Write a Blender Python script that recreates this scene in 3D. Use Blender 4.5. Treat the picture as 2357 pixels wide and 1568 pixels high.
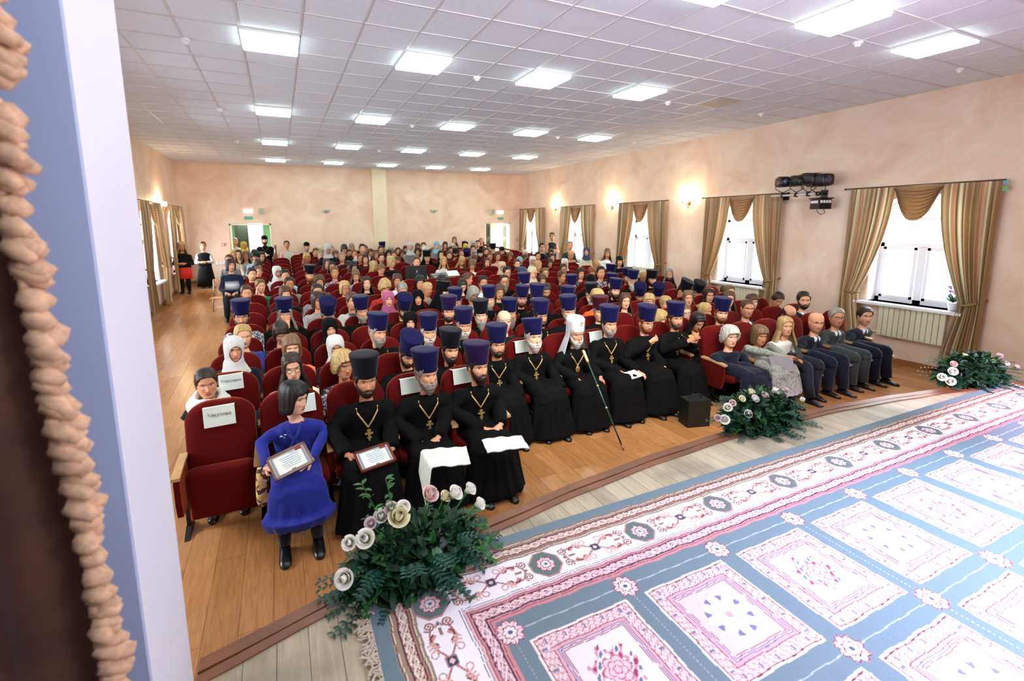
import bpy, math, random
import numpy as np
from mathutils import Vector, Matrix
from mathutils.bvhtree import BVHTree
PI = math.pi
rnd = random.Random(7)
nr = np.random.RandomState(11)
for o in list(bpy.data.objects): bpy.data.objects.remove(o)
SC = bpy.context.scene
COL = SC.collection
# ------------------------------------------------------------------ camera
W, H = 2357, 1568
FPX = 1073.0; YAW, PITCH, ROLL = .421, -.151, -.006
CX, CY = W/2-50.7, H/2-107.3
CAMZ = 2.52
def cam_axes():
    f = np.array([math.sin(YAW)*math.cos(PITCH), math.cos(YAW)*math.cos(PITCH), math.sin(PITCH)])
    r0 = np.array([math.cos(YAW), -math.sin(YAW), 0.]); u0 = np.cross(r0, f)
    r = math.cos(ROLL)*r0+math.sin(ROLL)*u0; u = -math.sin(ROLL)*r0+math.cos(ROLL)*u0
    return r, u, f
AR, AU, AF = cam_axes()
CAM0 = np.array([0, 0, CAMZ])
cam = bpy.data.cameras.new('camera'); camo = bpy.data.objects.new('camera', cam); COL.objects.link(camo)
camo.matrix_world = Matrix(((AR[0], AU[0], -AF[0], 0), (AR[1], AU[1], -AF[1], 0), (AR[2], AU[2], -AF[2], CAMZ), (0, 0, 0, 1)))
cam.sensor_width = 36; cam.lens = FPX/W*36
cam.shift_x = 50.7/W; cam.shift_y = -107.3/W
cam.clip_start = .05; cam.clip_end = 200
cam.dof.use_dof = True; cam.dof.focus_distance = 5.0; cam.dof.aperture_fstop = 2.8
SC.camera = camo
SC.view_settings.view_transform = 'Standard'; SC.view_settings.look = 'None'
SC.view_settings.gamma = 1; SC.view_settings.use_curve_mapping = False
SC.view_settings.exposure = EXPO if 'EXPO' in globals() else 0.28
# world: bright overcast daylight
wd = bpy.data.worlds.new('world'); SC.world = wd; wd.use_nodes = True
wd.node_tree.nodes['Background'].inputs[0].default_value = (.86, .93, 1, 1)
wd.node_tree.nodes['Background'].inputs[1].default_value = 1.8
def area(name, loc, target, sx, sy, power, color=(1, 1, 1), spread=PI):
    l = bpy.data.lights.new(name, 'AREA'); l.shape = 'RECTANGLE'; l.size = sx; l.size_y = sy
    l.energy = power; l.color = color; l.spread = spread
    o = bpy.data.objects.new(name, l); COL.objects.link(o); o.location = loc
    o.rotation_euler = (Vector(target)-Vector(loc)).to_track_quat('-Z', 'Y').to_euler()
    return o
def spot(name, loc, target, power, color, deg, blend=.6, rad=.12):
    l = bpy.data.lights.new(name, 'SPOT'); l.energy = power; l.color = color; l.spot_size = math.radians(deg)
    l.spot_blend = blend; l.shadow_soft_size = rad
    o = bpy.data.objects.new(name, l); COL.objects.link(o); o.location = loc
    o.rotation_euler = (Vector(target)-Vector(loc)).to_track_quat('-Z', 'Y').to_euler()
    return o
# window daylight: tall rectangles just outside the five right hand and the left hand windows
WINY = [4.31, 7.58, 10.88, 14.19, 17.45]
XR, XL, YB = 9.87, -3.0, 18.6
for wy in WINY: area('window_daylight', (XR+1.0, wy, 2.15), (XR-3, wy, .9), 1.7, 2.4, 190, (.88, .94, 1))
for wy in (4.3, 7.6, 11.0, 14.3, 17.4): area('window_daylight', (XL-1.0, wy, 2.15), (XL+3, wy-.3, .9), 1.7, 2.4, 380, (.88, .94, 1))
# coloured stage lamps hanging over the stage, outside the frame, plus two added fills
spot('stage_lamp', (6.6, -2.6, 4.3), (4.2, -.55, .9), 8500, (.60, .66, 1.0), 46, .8, .2)
spot('stage_lamp', (5.2, -2.8, 4.3), (5.9, .1, .9), 5500, (.86, .64, 1.0), 42, .8, .2)
spot('stage_lamp', (3.2, -2.4, 4.3), (2.0, -.2, .9), 800, (.80, .66, 1.0), 50, .9, .25)
area('added_audience_fill', (3.4, 1.5, 4.4), (4.2, 8.5, .6), 5.0, .4, 150, (1, .93, .87), 1.7)  # added warm fill above the stage lip, brightens the audience faces
area('added_ceiling_fill', (2.2, -1.2, 2.6), (2.6, 4.2, 4.7), 2.5, .5, 45, (.90, .90, 1), 2.6)  # added unseen fill on the stage, aimed up to brighten the ceiling
spot('stage_lamp', (2.2, -1.5, 3.6), (-.45, 1.5, 2.6), 130, (.82, .82, 1.0), 75, .8, .25)

def ray(x, y): return AF+(x-CX)/FPX*AR-(y-CY)/FPX*AU
def at(x, y, X=None, Y=None, Z=None):
    d = ray(x, y)
    if X is not None: k = X/d[0]
    elif Y is not None: k = Y/d[1]
    else: k = (Z-CAMZ)/d[2]
    return CAM0+d*k
def floor_z(y): return max(0., y-7)*.045

# ------------------------------------------------------------------ materials
MATS = {}
def S(c):   # sRGB 0-255 -> linear
    return tuple(((v/255)/12.92 if v/255 <= .04045 else ((v/255+.055)/1.055)**2.4) for v in c)
def mat(name, col=(.5, .5, .5), rough=.6, metal=0., attr=False, noise=0., nscale=8., bump=0., bscale=60., sheen=0., emit=None, estr=0., spec=.5, alpha=1., trans=0., coat=0., col2=None):
    if name in MATS: return MATS[name]
    m = bpy.data.materials.new(name); m.use_nodes = True; nt = m.node_tree; N = nt.nodes; L = nt.links
    b = N['Principled BSDF']
    b.inputs['Roughness'].default_value = rough; b.inputs['Metallic'].default_value = metal
    b.inputs['Specular IOR Level'].default_value = spec
    if sheen: b.inputs['Sheen Weight'].default_value = sheen; b.inputs['Sheen Roughness'].default_value = .4
    if coat: b.inputs['Coat Weight'].default_value = coat
    if trans: b.inputs['Transmission Weight'].default_value = trans
    b.inputs['Alpha'].default_value = alpha
    src = None
    if attr:
        a = N.new('ShaderNodeAttribute'); a.attribute_name = 'Col'; src = a.outputs['Color']
    else:
        b.inputs['Base Color'].default_value = (*col, 1)
    if noise or col2:
        tc = N.new('ShaderNodeTexCoord'); nz = N.new('ShaderNodeTexNoise'); nz.inputs['Scale'].default_value = nscale
        nz.inputs['Detail'].default_value = 5
        L.new(tc.outputs['Object'], nz.inputs['Vector'])
        mx = N.new('ShaderNodeMixRGB'); mx.blend_type = 'MIX' if col2 else 'MULTIPLY'
        if col2:
            cr = N.new('ShaderNodeValToRGB'); cr.color_ramp.elements[0].position = .38; cr.color_ramp.elements[1].position = .62
            L.new(nz.outputs['Fac'], cr.inputs[0]); L.new(cr.outputs[0], mx.inputs[0])
            mx.inputs[2].default_value = (*col2, 1)
        else:
            cr = N.new('ShaderNodeValToRGB'); cr.color_ramp.elements[0].position = .3; cr.color_ramp.elements[1].position = .7
            cr.color_ramp.elements[0].color = (1-noise, 1-noise, 1-noise, 1)
            L.new(nz.outputs['Fac'], cr.inputs[0]); L.new(cr.outputs[0], mx.inputs[2]); mx.inputs[0].default_value = 1
        if src: L.new(src, mx.inputs[1])
        else: mx.inputs[1].default_value = (*col, 1)
        src = mx.outputs[0]
    if src: L.new(src, b.inputs['Base Color'])
    if bump:
        tc = N.new('ShaderNodeTexCoord'); nz = N.new('ShaderNodeTexNoise'); nz.inputs['Scale'].default_value = bscale
        L.new(tc.outputs['Object'], nz.inputs['Vector'])
        bp = N.new('ShaderNodeBump'); bp.inputs['Strength'].default_value = bump; bp.inputs['Distance'].default_value = .01
        L.new(nz.outputs['Fac'], bp.inputs['Height']); L.new(bp.outputs[0], b.inputs['Normal'])
    if emit: b.inputs['Emission Color'].default_value = (*emit, 1); b.inputs['Emission Strength'].default_value = estr
    MATS[name] = m; return m

# ------------------------------------------------------------------ mesh helpers
class G:
    def __init__(s): s.V = []; s.F = []; s.C = []; s.n = 0
    def add(s, V, F, col=None):
        V = np.asarray(V, float); s.V.append(V); k = s.n
        s.F += [tuple(i+k for i in f) for f in F]; s.n += len(V)
        c = np.ones((len(V), 3))*.5 if col is None else (np.tile(np.array(col, float), (len(V), 1)) if np.ndim(col) == 1 else np.asarray(col))
        s.C.append(c); return s
    def box(s, c, d, col=None, R=None):
        c = np.array(c, float); d = np.array(d, float)/2
        V = np.array([(x, y, z) for x in (-1, 1) for y in (-1, 1) for z in (-1, 1)], float)*d
        if R is not None: V = V@np.array(R).T
        return s.add(V+c, [(0, 1, 3, 2), (4, 6, 7, 5), (0, 4, 5, 1), (2, 3, 7, 6), (0, 2, 6, 4), (1, 5, 7, 3)], col)
    def loft(s, rings, closed=True, cap=True, col=None):
        R = np.array(rings, float); m, n = R.shape[:2]; F = []
        for i in range(m-1):
            for j in range(n if closed else n-1):
                k = (j+1) % n; F.append((i*n+j, i*n+k, (i+1)*n+k, (i+1)*n+j))
        if cap and closed: F.append(tuple(range(n-1, -1, -1))); F.append(tuple((m-1)*n+j for j in range(n)))
        if col is not None and np.ndim(col) == 3: col = np.asarray(col).reshape(-1, 3)
        return s.add(R.reshape(-1, 3), F, col)
    def tube(s, P, r, n=8, col=None, flat=None):
        P = np.array(P, float); m = len(P); r = np.ones(m)*r if np.ndim(r) == 0 else np.array(r, float)
        T = np.gradient(P, axis=0); T /= np.linalg.norm(T, axis=1)[:, None]+1e-12
        u = np.cross(T[0], (0, 0, 1.)); u = np.cross(T[0], (0, 1., 0)) if np.linalg.norm(u) < .2 else u
        u /= np.linalg.norm(u); rings = []
        a = np.arange(n)/n*2*PI
        for i in range(m):
            u = u-T[i]*(u@T[i]); u /= np.linalg.norm(u)+1e-12; v = np.cross(T[i], u)
            ru = r[i]; rv = r[i]*(flat if flat else 1)
            rings.append(P[i]+np.outer(np.cos(a), u)*ru+np.outer(np.sin(a), v)*rv)
        return s.loft(rings, col=col)
    def cyl(s, p0, p1, r0, r1=None, n=12, col=None): return s.tube([p0, p1], [r0, r1 if r1 is not None else r0], n, col)
    def ball(s, c, r, n=10, m=7, col=None):
        c = np.array(c, float); r = np.ones(3)*r if np.ndim(r) == 0 else np.array(r, float)
        rings = []; a = np.arange(n)/n*2*PI
        for i in range(m):
            t = (i+.02)/(m-1+.04)*PI
            rings.append(c+np.stack([np.cos(a)*math.sin(t)*r[0], np.sin(a)*math.sin(t)*r[1], np.full(n, math.cos(t))*r[2]], 1))
        return s.loft(rings, col=col)
    def grid(s, P, col=None):
        P = np.asarray(P, float); m, n = P.shape[:2]
        i = (np.arange(m-1)[:, None]*n+np.arange(n-1)[None]).ravel()
        F = np.stack([i, i+1, i+n+1, i+n], 1).tolist()
        if col is not None and np.ndim(col) == 3: col = np.asarray(col).reshape(-1, 3)
        return s.add(P.reshape(-1, 3), F, col)
    def xf(s, M, t=(0, 0, 0)):
        M = np.array(M); s.V = [v@M.T+np.array(t) for v in s.V]; return s
    def verts(s): return np.concatenate(s.V)
    def mesh(s, name='mesh', smooth=False):
        me = bpy.data.meshes.new(name); V = s.verts()
        fast_mesh(me, V, s.F, np.concatenate(s.C), smooth); return me
def fast_mesh(me, V, F, C=None, smooth=False):
    me.vertices.add(len(V)); me.vertices.foreach_set('co', np.ascontiguousarray(V, dtype=np.float32).ravel())
    if isinstance(F, np.ndarray):
        nf, w = F.shape; me.loops.add(nf*w); me.loops.foreach_set('vertex_index', F.astype(np.int32).ravel())
        me.polygons.add(nf); me.polygons.foreach_set('loop_start', np.arange(nf, dtype=np.int32)*w)
    else:
        ln = np.array([len(f) for f in F], dtype=np.int32); idx = np.fromiter((i for f in F for i in f), dtype=np.int32)
        me.loops.add(len(idx)); me.loops.foreach_set('vertex_index', idx)
        me.polygons.add(len(F)); st = np.zeros(len(F), np.int32); st[1:] = np.cumsum(ln)[:-1]
        me.polygons.foreach_set('loop_start', st)
    me.update(calc_edges=True); me.validate()
    me.polygons.foreach_set('use_smooth', np.full(len(me.polygons), bool(smooth)))
    if C is not None and len(me.vertices) == len(C):
        a = me.color_attributes.new('Col', 'FLOAT_COLOR', 'POINT')
        a.data.foreach_set('color', np.concatenate([C, np.ones((len(C), 1))], 1).astype(np.float32).ravel())
def obj(name, g, m, parent=None, smooth=False, loc=None, label=None, cat=None, group=None, kind=None):
    me = g.mesh(name, smooth) if isinstance(g, G) else g
    o = bpy.data.objects.new(name, me); COL.objects.link(o)
    if m is not None and not me.materials: me.materials.append(m)
    if parent is not None: o.parent = parent
    if loc is not None: o.location = loc
    tag(o, label, cat, group, kind); return o
def tag(o, label=None, cat=None, group=None, kind=None):
    for k, v in (('label', label), ('category', cat), ('group', group), ('kind', kind)):
        if v: o[k] = v
    return o
def empty(name, loc, label=None, cat=None, group=None, kind=None, rz=0):
    o = bpy.data.objects.new(name, None); COL.objects.link(o); o.location = loc; o.rotation_euler = (0, 0, rz)
    return tag(o, label, cat, group, kind)
def struct(name, g, m, parent=None, smooth=False): return obj(name, g, m, parent, smooth, kind='structure' if parent is None else None)
def copy_tree(o, parent=None):
    c = o.copy(); COL.objects.link(c)
    if parent is not None: c.parent = parent
    for ch in list(o.children): copy_tree(ch, c)
    return c
def rotx(a): c, s = math.cos(a), math.sin(a); return np.array([[1, 0, 0], [0, c, -s], [0, s, c]])
def roty(a): c, s = math.cos(a), math.sin(a); return np.array([[c, 0, s], [0, 1, 0], [-s, 0, c]])
def rotz(a): c, s = math.cos(a), math.sin(a); return np.array([[c, -s, 0], [s, c, 0], [0, 0, 1]])
def smooth01(x): x = np.clip(x, 0, 1); return x*x*(3-2*x)
# ================================================================== ROOM
def wood_mat(name, c1, c2, cm, bw, bl, rough, axis_y=True, gr=1., coat=0., mort=.0015, dirt=0.):
    m = bpy.data.materials.new(name); m.use_nodes = True; N = m.node_tree.nodes; L = m.node_tree.links; b = N['Principled BSDF']
    tc = N.new('ShaderNodeTexCoord'); mp = N.new('ShaderNodeMapping'); L.new(tc.outputs['Object'], mp.inputs[0])
    if axis_y: mp.inputs['Rotation'].default_value = (0, 0, PI/2)
    br = N.new('ShaderNodeTexBrick'); br.inputs['Scale'].default_value = 1; br.inputs['Brick Width'].default_value = bl
    br.inputs['Row Height'].default_value = bw; br.inputs['Mortar Size'].default_value = mort; br.offset = .37; br.inputs['Mortar Smooth'].default_value = .3
    br.inputs['Color1'].default_value = (*c1, 1); br.inputs['Color2'].default_value = (*c2, 1); br.inputs['Mortar'].default_value = (*cm, 1)
    L.new(mp.outputs[0], br.inputs[0])
    m2 = N.new('ShaderNodeMapping'); m2.inputs['Scale'].default_value = (1.2, 14, 1) if not axis_y else (14, 1.2, 1); L.new(tc.outputs['Object'], m2.inputs[0])
    nz = N.new('ShaderNodeTexNoise'); nz.inputs['Scale'].default_value = 3; nz.inputs['Detail'].default_value = 8; nz.inputs['Distortion'].default_value = 1.2; L.new(m2.outputs[0], nz.inputs[0])
    cr = N.new('ShaderNodeValToRGB'); cr.color_ramp.elements[0].position = .3; cr.color_ramp.elements[1].position = .7
    v = 1-.35*gr; cr.color_ramp.elements[0].color = (v, v*.97, v*.92, 1); L.new(nz.outputs[0], cr.inputs[0])
    mx = N.new('ShaderNodeMixRGB'); mx.blend_type = 'MULTIPLY'; mx.inputs[0].default_value = 1
    L.new(br.outputs[0], mx.inputs[1]); L.new(cr.outputs[0], mx.inputs[2]); out = mx.outputs[0]
    if dirt:
        n3 = N.new('ShaderNodeTexNoise'); n3.inputs['Scale'].default_value = 2.3; n3.inputs['Detail'].default_value = 9; L.new(tc.outputs['Object'], n3.inputs[0])
        c3 = N.new('ShaderNodeValToRGB'); c3.color_ramp.elements[0].position = .36; c3.color_ramp.elements[1].position = .52
        c3.color_ramp.elements[0].color = (1-dirt, 1-dirt, 1-dirt, 1); L.new(n3.outputs[0], c3.inputs[0])
        m4 = N.new('ShaderNodeMixRGB'); m4.blend_type = 'MULTIPLY'; m4.inputs[0].default_value = 1; L.new(out, m4.inputs[1]); L.new(c3.outputs[0], m4.inputs[2]); out = m4.outputs[0]
    L.new(out, b.inputs['Base Color']); b.inputs['Roughness'].default_value = rough
    bp = N.new('ShaderNodeBump'); bp.inputs['Strength'].default_value = .25; bp.inputs['Distance'].default_value = .003; L.new(br.outputs['Fac'], bp.inputs['Height']); bp.invert = True
    L.new(bp.outputs[0], b.inputs['Normal'])
    return m
def plaster(name, a, b_, sc=1.1):
    m = bpy.data.materials.new(name); m.use_nodes = True; N = m.node_tree.nodes; L = m.node_tree.links; b = N['Principled BSDF']
    tc = N.new('ShaderNodeTexCoord')
    n1 = N.new('ShaderNodeTexNoise'); n1.inputs['Scale'].default_value = sc; n1.inputs['Detail'].default_value = 9; n1.inputs['Roughness'].default_value = .62; n1.inputs['Distortion'].default_value = .9
    L.new(tc.outputs['Object'], n1.inputs[0])
    cr = N.new('ShaderNodeValToRGB'); cr.color_ramp.elements[0].position = .33; cr.color_ramp.elements[1].position = .67
    cr.color_ramp.elements[0].color = (*a, 1); cr.color_ramp.elements[1].color = (*b_, 1)
    L.new(n1.outputs[0], cr.inputs[0]); L.new(cr.outputs[0], b.inputs['Base Color'])
    b.inputs['Roughness'].default_value = .55; b.inputs['Specular IOR Level'].default_value = .25
    n2 = N.new('ShaderNodeTexNoise'); n2.inputs['Scale'].default_value = 9; n2.inputs['Detail'].default_value = 6; L.new(tc.outputs['Object'], n2.inputs[0])
    bp = N.new('ShaderNodeBump'); bp.inputs['Strength'].default_value = .12; bp.inputs['Distance'].default_value = .02; L.new(n2.outputs[0], bp.inputs['Height']); return m
M_wall = plaster('peach_plaster', S((228, 194, 170)), S((243, 222, 200)))
M_ceil = mat('ceiling_tile', S((226, 234, 246)), .85, noise=.06, nscale=30)
M_grid = mat('ceiling_grid_metal', S((208, 208, 212)), .4, spec=.5)
M_parq = wood_mat('parquet', S((198, 142, 90)), S((176, 120, 70)), S((104, 64, 34)), .2, 1.25, .24, True, .8)
M_stage = wood_mat('stage_planks', S((196, 182, 150)), S((176, 162, 132)), S((60, 52, 42)), .115, 2.6, .45, True, .7, dirt=.35)
M_nose = mat('stage_edge_wood', S((136, 84, 52)), .4, noise=.45, nscale=5)
M_base = mat('baseboard_wood', S((170, 112, 62)), .4, noise=.2)
M_white = mat('white_paint', S((236, 238, 244)), .45)
M_frame = mat('window_plastic', S((238, 240, 246)), .35)
M_glass = mat('window_glass', (1, 1, 1), .02)
_n = M_glass.node_tree; _t = _n.nodes.new('ShaderNodeBsdfTransparent'); _g = _n.nodes.new('ShaderNodeBsdfGlossy'); _g.inputs['Roughness'].default_value = .02
_x = _n.nodes.new('ShaderNodeMixShader'); _x.inputs[0].default_value = .06; _n.links.new(_t.outputs[0], _x.inputs[1]); _n.links.new(_g.outputs[0], _x.inputs[2]); _n.links.new(_x.outputs[0], _n.nodes['Material Output'].inputs[0])
M_black = mat('black_metal', S((18, 18, 20)), .4)
M_gold = mat('gold', S((240, 204, 128)), .35, metal=.8)
M_silver = mat('silver', S((200, 200, 205)), .25, metal=1.)
CEIL = 4.605
# floor with a gentle rise towards the back
g = G(); ys = [1.0, 7.0, YB+.05]
g.grid([[(XL-.1, y, floor_z(y)), (XR+.1, y, floor_z(y))] for y in ys])
g.grid([[(XL-.1, y, floor_z(y)-.2), (XR+.1, y, floor_z(y)-.2)] for y in ys])
struct('floor', g, M_parq)
# ceiling: tiles + metal T-bar grid
g = G(); g.box(((XL+XR)/2, (YB-6)/2, CEIL+.05), (XR-XL+.4, YB+6.4, .1)); ceil = struct('ceiling', g, M_ceil)
gx0, gy0 = -.245, 5.937
g = G()
xs = [gx0+.6*i for i in range(-5, 19) if XL < gx0+.6*i < XR]; yys = [gy0+.6*j for j in range(-19, 22) if -5.6 < gy0+.6*j < YB]
for x in xs: g.box((x, (YB-6)/2, CEIL-.003), (.024, YB+6, .008))
for y in yys: g.box(((XL+XR)/2, y, CEIL-.0035), (XR-XL, .024, .008))
obj('ceiling_grid', g, M_grid, ceil)
g = G(); g.box(((XL+XR)/2, YB-.03, CEIL-.02), (XR-XL, .04, .05)); struct('trim_1', g, M_wall)
# side walls with arched window openings
def wall_with_windows(name, X, sgn, wins, y0, y1, th=.45):
    g = G(); ed = [y0]
    sill, spr, hw = 1.06, 2.55, .64
    for wy in wins:
        a, b = wy-hw, wy+hw
        if a > ed[-1]: g.box((X+sgn*th/2, (ed[-1]+a)/2, CEIL/2), (th, a-ed[-1], CEIL+.2))
        g.box((X+sgn*th/2, wy, sill/2-.05), (th, 2*hw, sill+.1))
        # arch head
        n = 25; t = np.linspace(PI, 0, n); ay = wy+hw*np.cos(t); az = spr+.45*np.sin(t); T = [CEIL+.1]*n
        R = [[(X, p, q) for p, q in zip(ay, az)], [(X, p, q) for p, q in zip(ay, T)], [(X+sgn*th, p, q) for p, q in zip(ay, T)], [(X+sgn*th, p, q) for p, q in zip(ay, az)], [(X, p, q) for p, q in zip(ay, az)]]
        if sgn > 0: R = R[::-1]
        g.grid(R)
        ed.append(b)
    if y1 > ed[-1]: g.box((X+sgn*th/2, (ed[-1]+y1)/2, CEIL/2), (th, y1-ed[-1], CEIL+.2))
    return struct(name, g, M_wall)
wall_with_windows('wall_right', XR, 1, WINY, -5.6, YB+.3)
LWIN = [4.3, 7.6, 11.0, 14.3, 17.4]
wall_with_windows('wall_left', XL, -1, LWIN, 1.4, YB+.3)
def window_unit(n, X, sgn, wy):
    e = empty('window_%d' % n, (X+sgn*.3, wy, 1.06), kind='structure')
    g = G(); hw = .64; h1 = 1.5
    for y in (-hw+.035, hw-.035): g.box((0, y, h1/2), (.07, .07, h1))
    for z in (.035, 1.03, h1-.02): g.box((0, 0, z), (.07, 2*hw, .07))
    g.box((0, 0, .5), (.07, .11, 1.0))
    for sy in (-1, 1):
        for y in (sy*.09, sy*.55): g.box((-sgn*.02, y, .53), (.05, .05, .92))
        for z in (.09, .97): g.box((-sgn*.02, sy*.32, z), (.05, .5, .05))
    t = np.linspace(PI, 0, 15); rr = [(0, (hw-.03)*math.cos(a), h1-.02+.42*math.sin(a)) for a in t]
    g.tube(rr, .035, 6); g.cyl((0, 0, 1.05), (0, 0, h1+.38), .03, n=6)
    obj('window_frame', g, M_frame, e)
    g = G(); g.box((.0, 0, .8), (.006, 2*hw-.05, 1.55)); obj('pane', g, M_glass, e)
    g = G(); g.box((-sgn*.14, 0, -.02), (.62, 1.27, .04)); g.box((-sgn*.38, 0, -.02), (.16, 1.55, .045)); obj('window_sill', g, M_white, e)
    # whitewashed reveal lining
    g = G(); t = np.linspace(PI, 0, 15)
    pr = [(-hw+.006, .0), (-hw+.006, h1-.02)]+[((hw-.006)*math.cos(a), h1-.02+.444*math.sin(a)) for a in t]+[(hw-.006, 0)]
    g.grid([[(-sgn*.285, y, z) for y, z in pr], [(sgn*.14, y, z) for y, z in pr]]); obj('reveal_lining', g, M_white, e)
for i, wy in enumerate(WINY): window_unit(i+1, XR, 1, wy)
for i, wy in enumerate(LWIN): window_unit(i+6, XL, -1, wy)
# back wall with two door openings and a pilaster
D1 = (-1.57, -.24); D2 = (8.12, 9.36); DT = 2.55; FB = floor_z(YB)
g = G()
for a, b, z0, z1 in ((XL-.3, D1[0], -.1, CEIL), (D1[0], D1[1], DT, CEIL), (D1[1], D2[0], -.1, CEIL), (D2[0], D2[1], DT, CEIL), (D2[1], XR+.3, -.1, CEIL)):
    g.box(((a+b)/2, YB+.2, (z0+z1)/2), (b-a, .4, z1-z0))
struct('wall_back', g, M_wall)
p = at(856, 460, Y=18.6); q = at(888, 460, Y=18.6)
g = G(); g.box(((p[0]+q[0])/2, YB-.1, CEIL/2), (q[0]-p[0], .22, CEIL)); struct('trim_2', g, mat('cream_plaster', S((236, 222, 190)), .6, noise=.08, nscale=2))
# foyer behind the doors
M_green = mat('green_foyer_paint', S((170, 226, 178)), .5); M_cream = mat('cream_foyer_paint', S((240, 240, 214)), .5)
g = G()
g.box((3.4, YB+4.2, 2.2), (13.4, .1, 5)); g.box((XL-.2, YB+2.2, 2.2), (.1, 4, 5)); g.box((XR+.4, YB+2.2, 2.2), (.1, 4, 5)); g.box((3.4, YB+2.2, 2.7+.1), (13.4, 4, .1)); g.box((1.8, YB+2.2, 1.5), (.15, 4, 3))
struct('wall_foyer', g, M_green)
g = G(); g.box((6, YB+4.1, 2.2), (8, .06, 3)); g.box((XR+.3, YB+2.2, 2.2), (.06, 3.6, 3)); struct('wall_foyer_right', g, M_cream)
g = G(); g.box((3.4, YB+2.25, FB-.06), (13.4, 3.8, .1)); struct('floor_foyer', g, M_parq)
area('foyer_lamp', (-.9, YB+1.9, 2.7), (-.9, YB+1.9, 0), 1.2, 1.2, 80, (.92, 1, .95)); area('foyer_lamp', (8.6, YB+1.9, 2.7), (8.6, YB+1.9, 0), 1.2, 1.2, 230, (.95, 1, .97))
M_door = mat('dark_green_door', S((44, 50, 34)), .6, noise=.2); M_brown = mat('dark_brown_door', S((46, 26, 16)), .4, noise=.2)
def door_leaf(name, w, h, m, loc, rz):
    e = empty(name, loc, kind='structure', rz=rz)
    g = G(); g.box((w/2, 0, h/2), (w, .045, h)); obj('door_leaf', g, m, e)
    g = G()
    for cx in (w*.3, w*.7):
        for z0, z1 in ((.15, .8), (.92, 1.25), (1.37, h-.15)):
            for s in (-1, 1):
                g.box((cx, s*.026, (z0+z1)/2), (w*.26, .012, z1-z0)); g.box((cx, s*.034, (z0+z1)/2), (w*.16, .01, z1-z0-.1))
    obj('door_panel', g, m, e)
    g = G(); g.box((w-.08, -.04, 1.02), (.04, .03, .16)); g.cyl((w-.08, -.03, 1.02), (w-.18, -.06, 1.02), .01, n=6); obj('door_handle', g, M_gold, e)
_a = at(541, 540, Y=YB+2.2)[0]; _b = at(573, 540, Y=YB+2.2)[0]; door_leaf('door_1', _b-_a, 2.2, M_door, (_a, YB+2.2, FB), 0)
door_leaf('door_2', .62, 2.03, M_brown, (D2[0]+.03, YB+.05, FB), math.radians(47))
door_leaf('door_3', .62, 2.03, mat('grey_green_door', S((120, 134, 112)), .45), (D2[1]-.03, YB+.35, FB), math.radians(80))
g = G()
for D in (D1, D2):
    for x in (D[0]+.03, D[1]-.03): g.box((x, YB+.2, (FB+DT)/2), (.05, .36, DT-FB))
    g.box(((D[0]+D[1])/2, YB+.2, DT-.03), (D[1]-D[0], .36, .05))
struct('trim_3', g, M_cream)
g = G(); _c = at(606, 540, Y=YB+2.1)[0]; P = [[(x, YB+2.1+.03*math.sin(x*60), z) for x in np.linspace(_b-.02, _c, 60)] for z in (FB+.4, 2.65)]
obj('tulle_curtain', g.grid(P), mat('tulle', S((246, 248, 250)), .8, emit=(1, 1, 1), estr=0), smooth=True, label='white tulle curtain hanging in the foyer seen through the left back doorway', cat='curtain')
# baseboards
g = G(); 
for y0, y1 in ((1.5, 7), (7, YB)): g.loft([[(XR-.02, y0, floor_z(y0)), (XR, y0, floor_z(y0)), (XR, y0, floor_z(y0)+.1), (XR-.02, y0, floor_z(y0)+.1)], [(XR-.02, y1, floor_z(y1)), (XR, y1, floor_z(y1)), (XR, y1, floor_z(y1)+.1), (XR-.02, y1, floor_z(y1)+.1)]])
struct('baseboard_right', g, M_base)
g = G()
for y0, y1 in ((1.5, 7), (7, YB)): g.loft([[(XL, y0, floor_z(y0)), (XL+.02, y0, floor_z(y0)), (XL+.02, y0, floor_z(y0)+.1), (XL, y0, floor_z(y0)+.1)], [(XL, y1, floor_z(y1)), (XL+.02, y1, floor_z(y1)), (XL+.02, y1, floor_z(y1)+.1), (XL, y1, floor_z(y1)+.1)]])
struct('baseboard_left', g, M_base)
g = G()
for a, b in ((XL, D1[0]), (D1[1], D2[0]), (D2[1], XR)): g.box(((a+b)/2, YB-.01, FB+.05), (b-a, .02, .1))
struct('baseboard_back', g, M_base)
# stage: platform, curved front edge, proscenium wall, stage shell
ZS = .90
def edge_y(x): return 2.40-.0385*(x-3.38)**2
XS0, XS1 = -.38, 7.2
g = G(); xx = np.linspace(XS0, XS1, 60)
top = [[(x, y, ZS) for x in xx] for y in (-5.5,)]+[[(x, edge_y(x)-.12, ZS) for x in xx]]
g.grid(top); g.grid([[(x, edge_y(x)-.14, ZS) for x in xx], [(x, edge_y(x)-.14, 0) for x in xx]])
g.box((-1.5, -2, ZS-.05), (2.3, 7.0, .1)); g.box((8.5, -2, ZS-.05), (2.7, 7.0, .1))
struct('floor_stage', g, M_stage)
g = G()
for r, (o, w, z, hh) in enumerate(((0, .07, 0, .05), (-.075, .055, .004, .05))):
    rings = []
    for x in xx:
        y = edge_y(x)+o+.004*math.sin(x*9+r)
        rings.append([(x, y, ZS-hh+z), (x, y, ZS-.008+z), (x, y-.01, ZS+.003+z), (x, y-w, ZS+.003+z), (x, y-w, ZS-hh+z)])
    g.loft(rings)
struct('trim_4', g, M_nose)
M_wing = mat('wing_white_paint', S((232, 232, 240)), .5, noise=.03, nscale=3)
M_wingb = mat('wing_dim_blue_grey', S((172, 184, 214)), .6)  # dimmer light on the stage-facing side is put into this blue-grey
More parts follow.
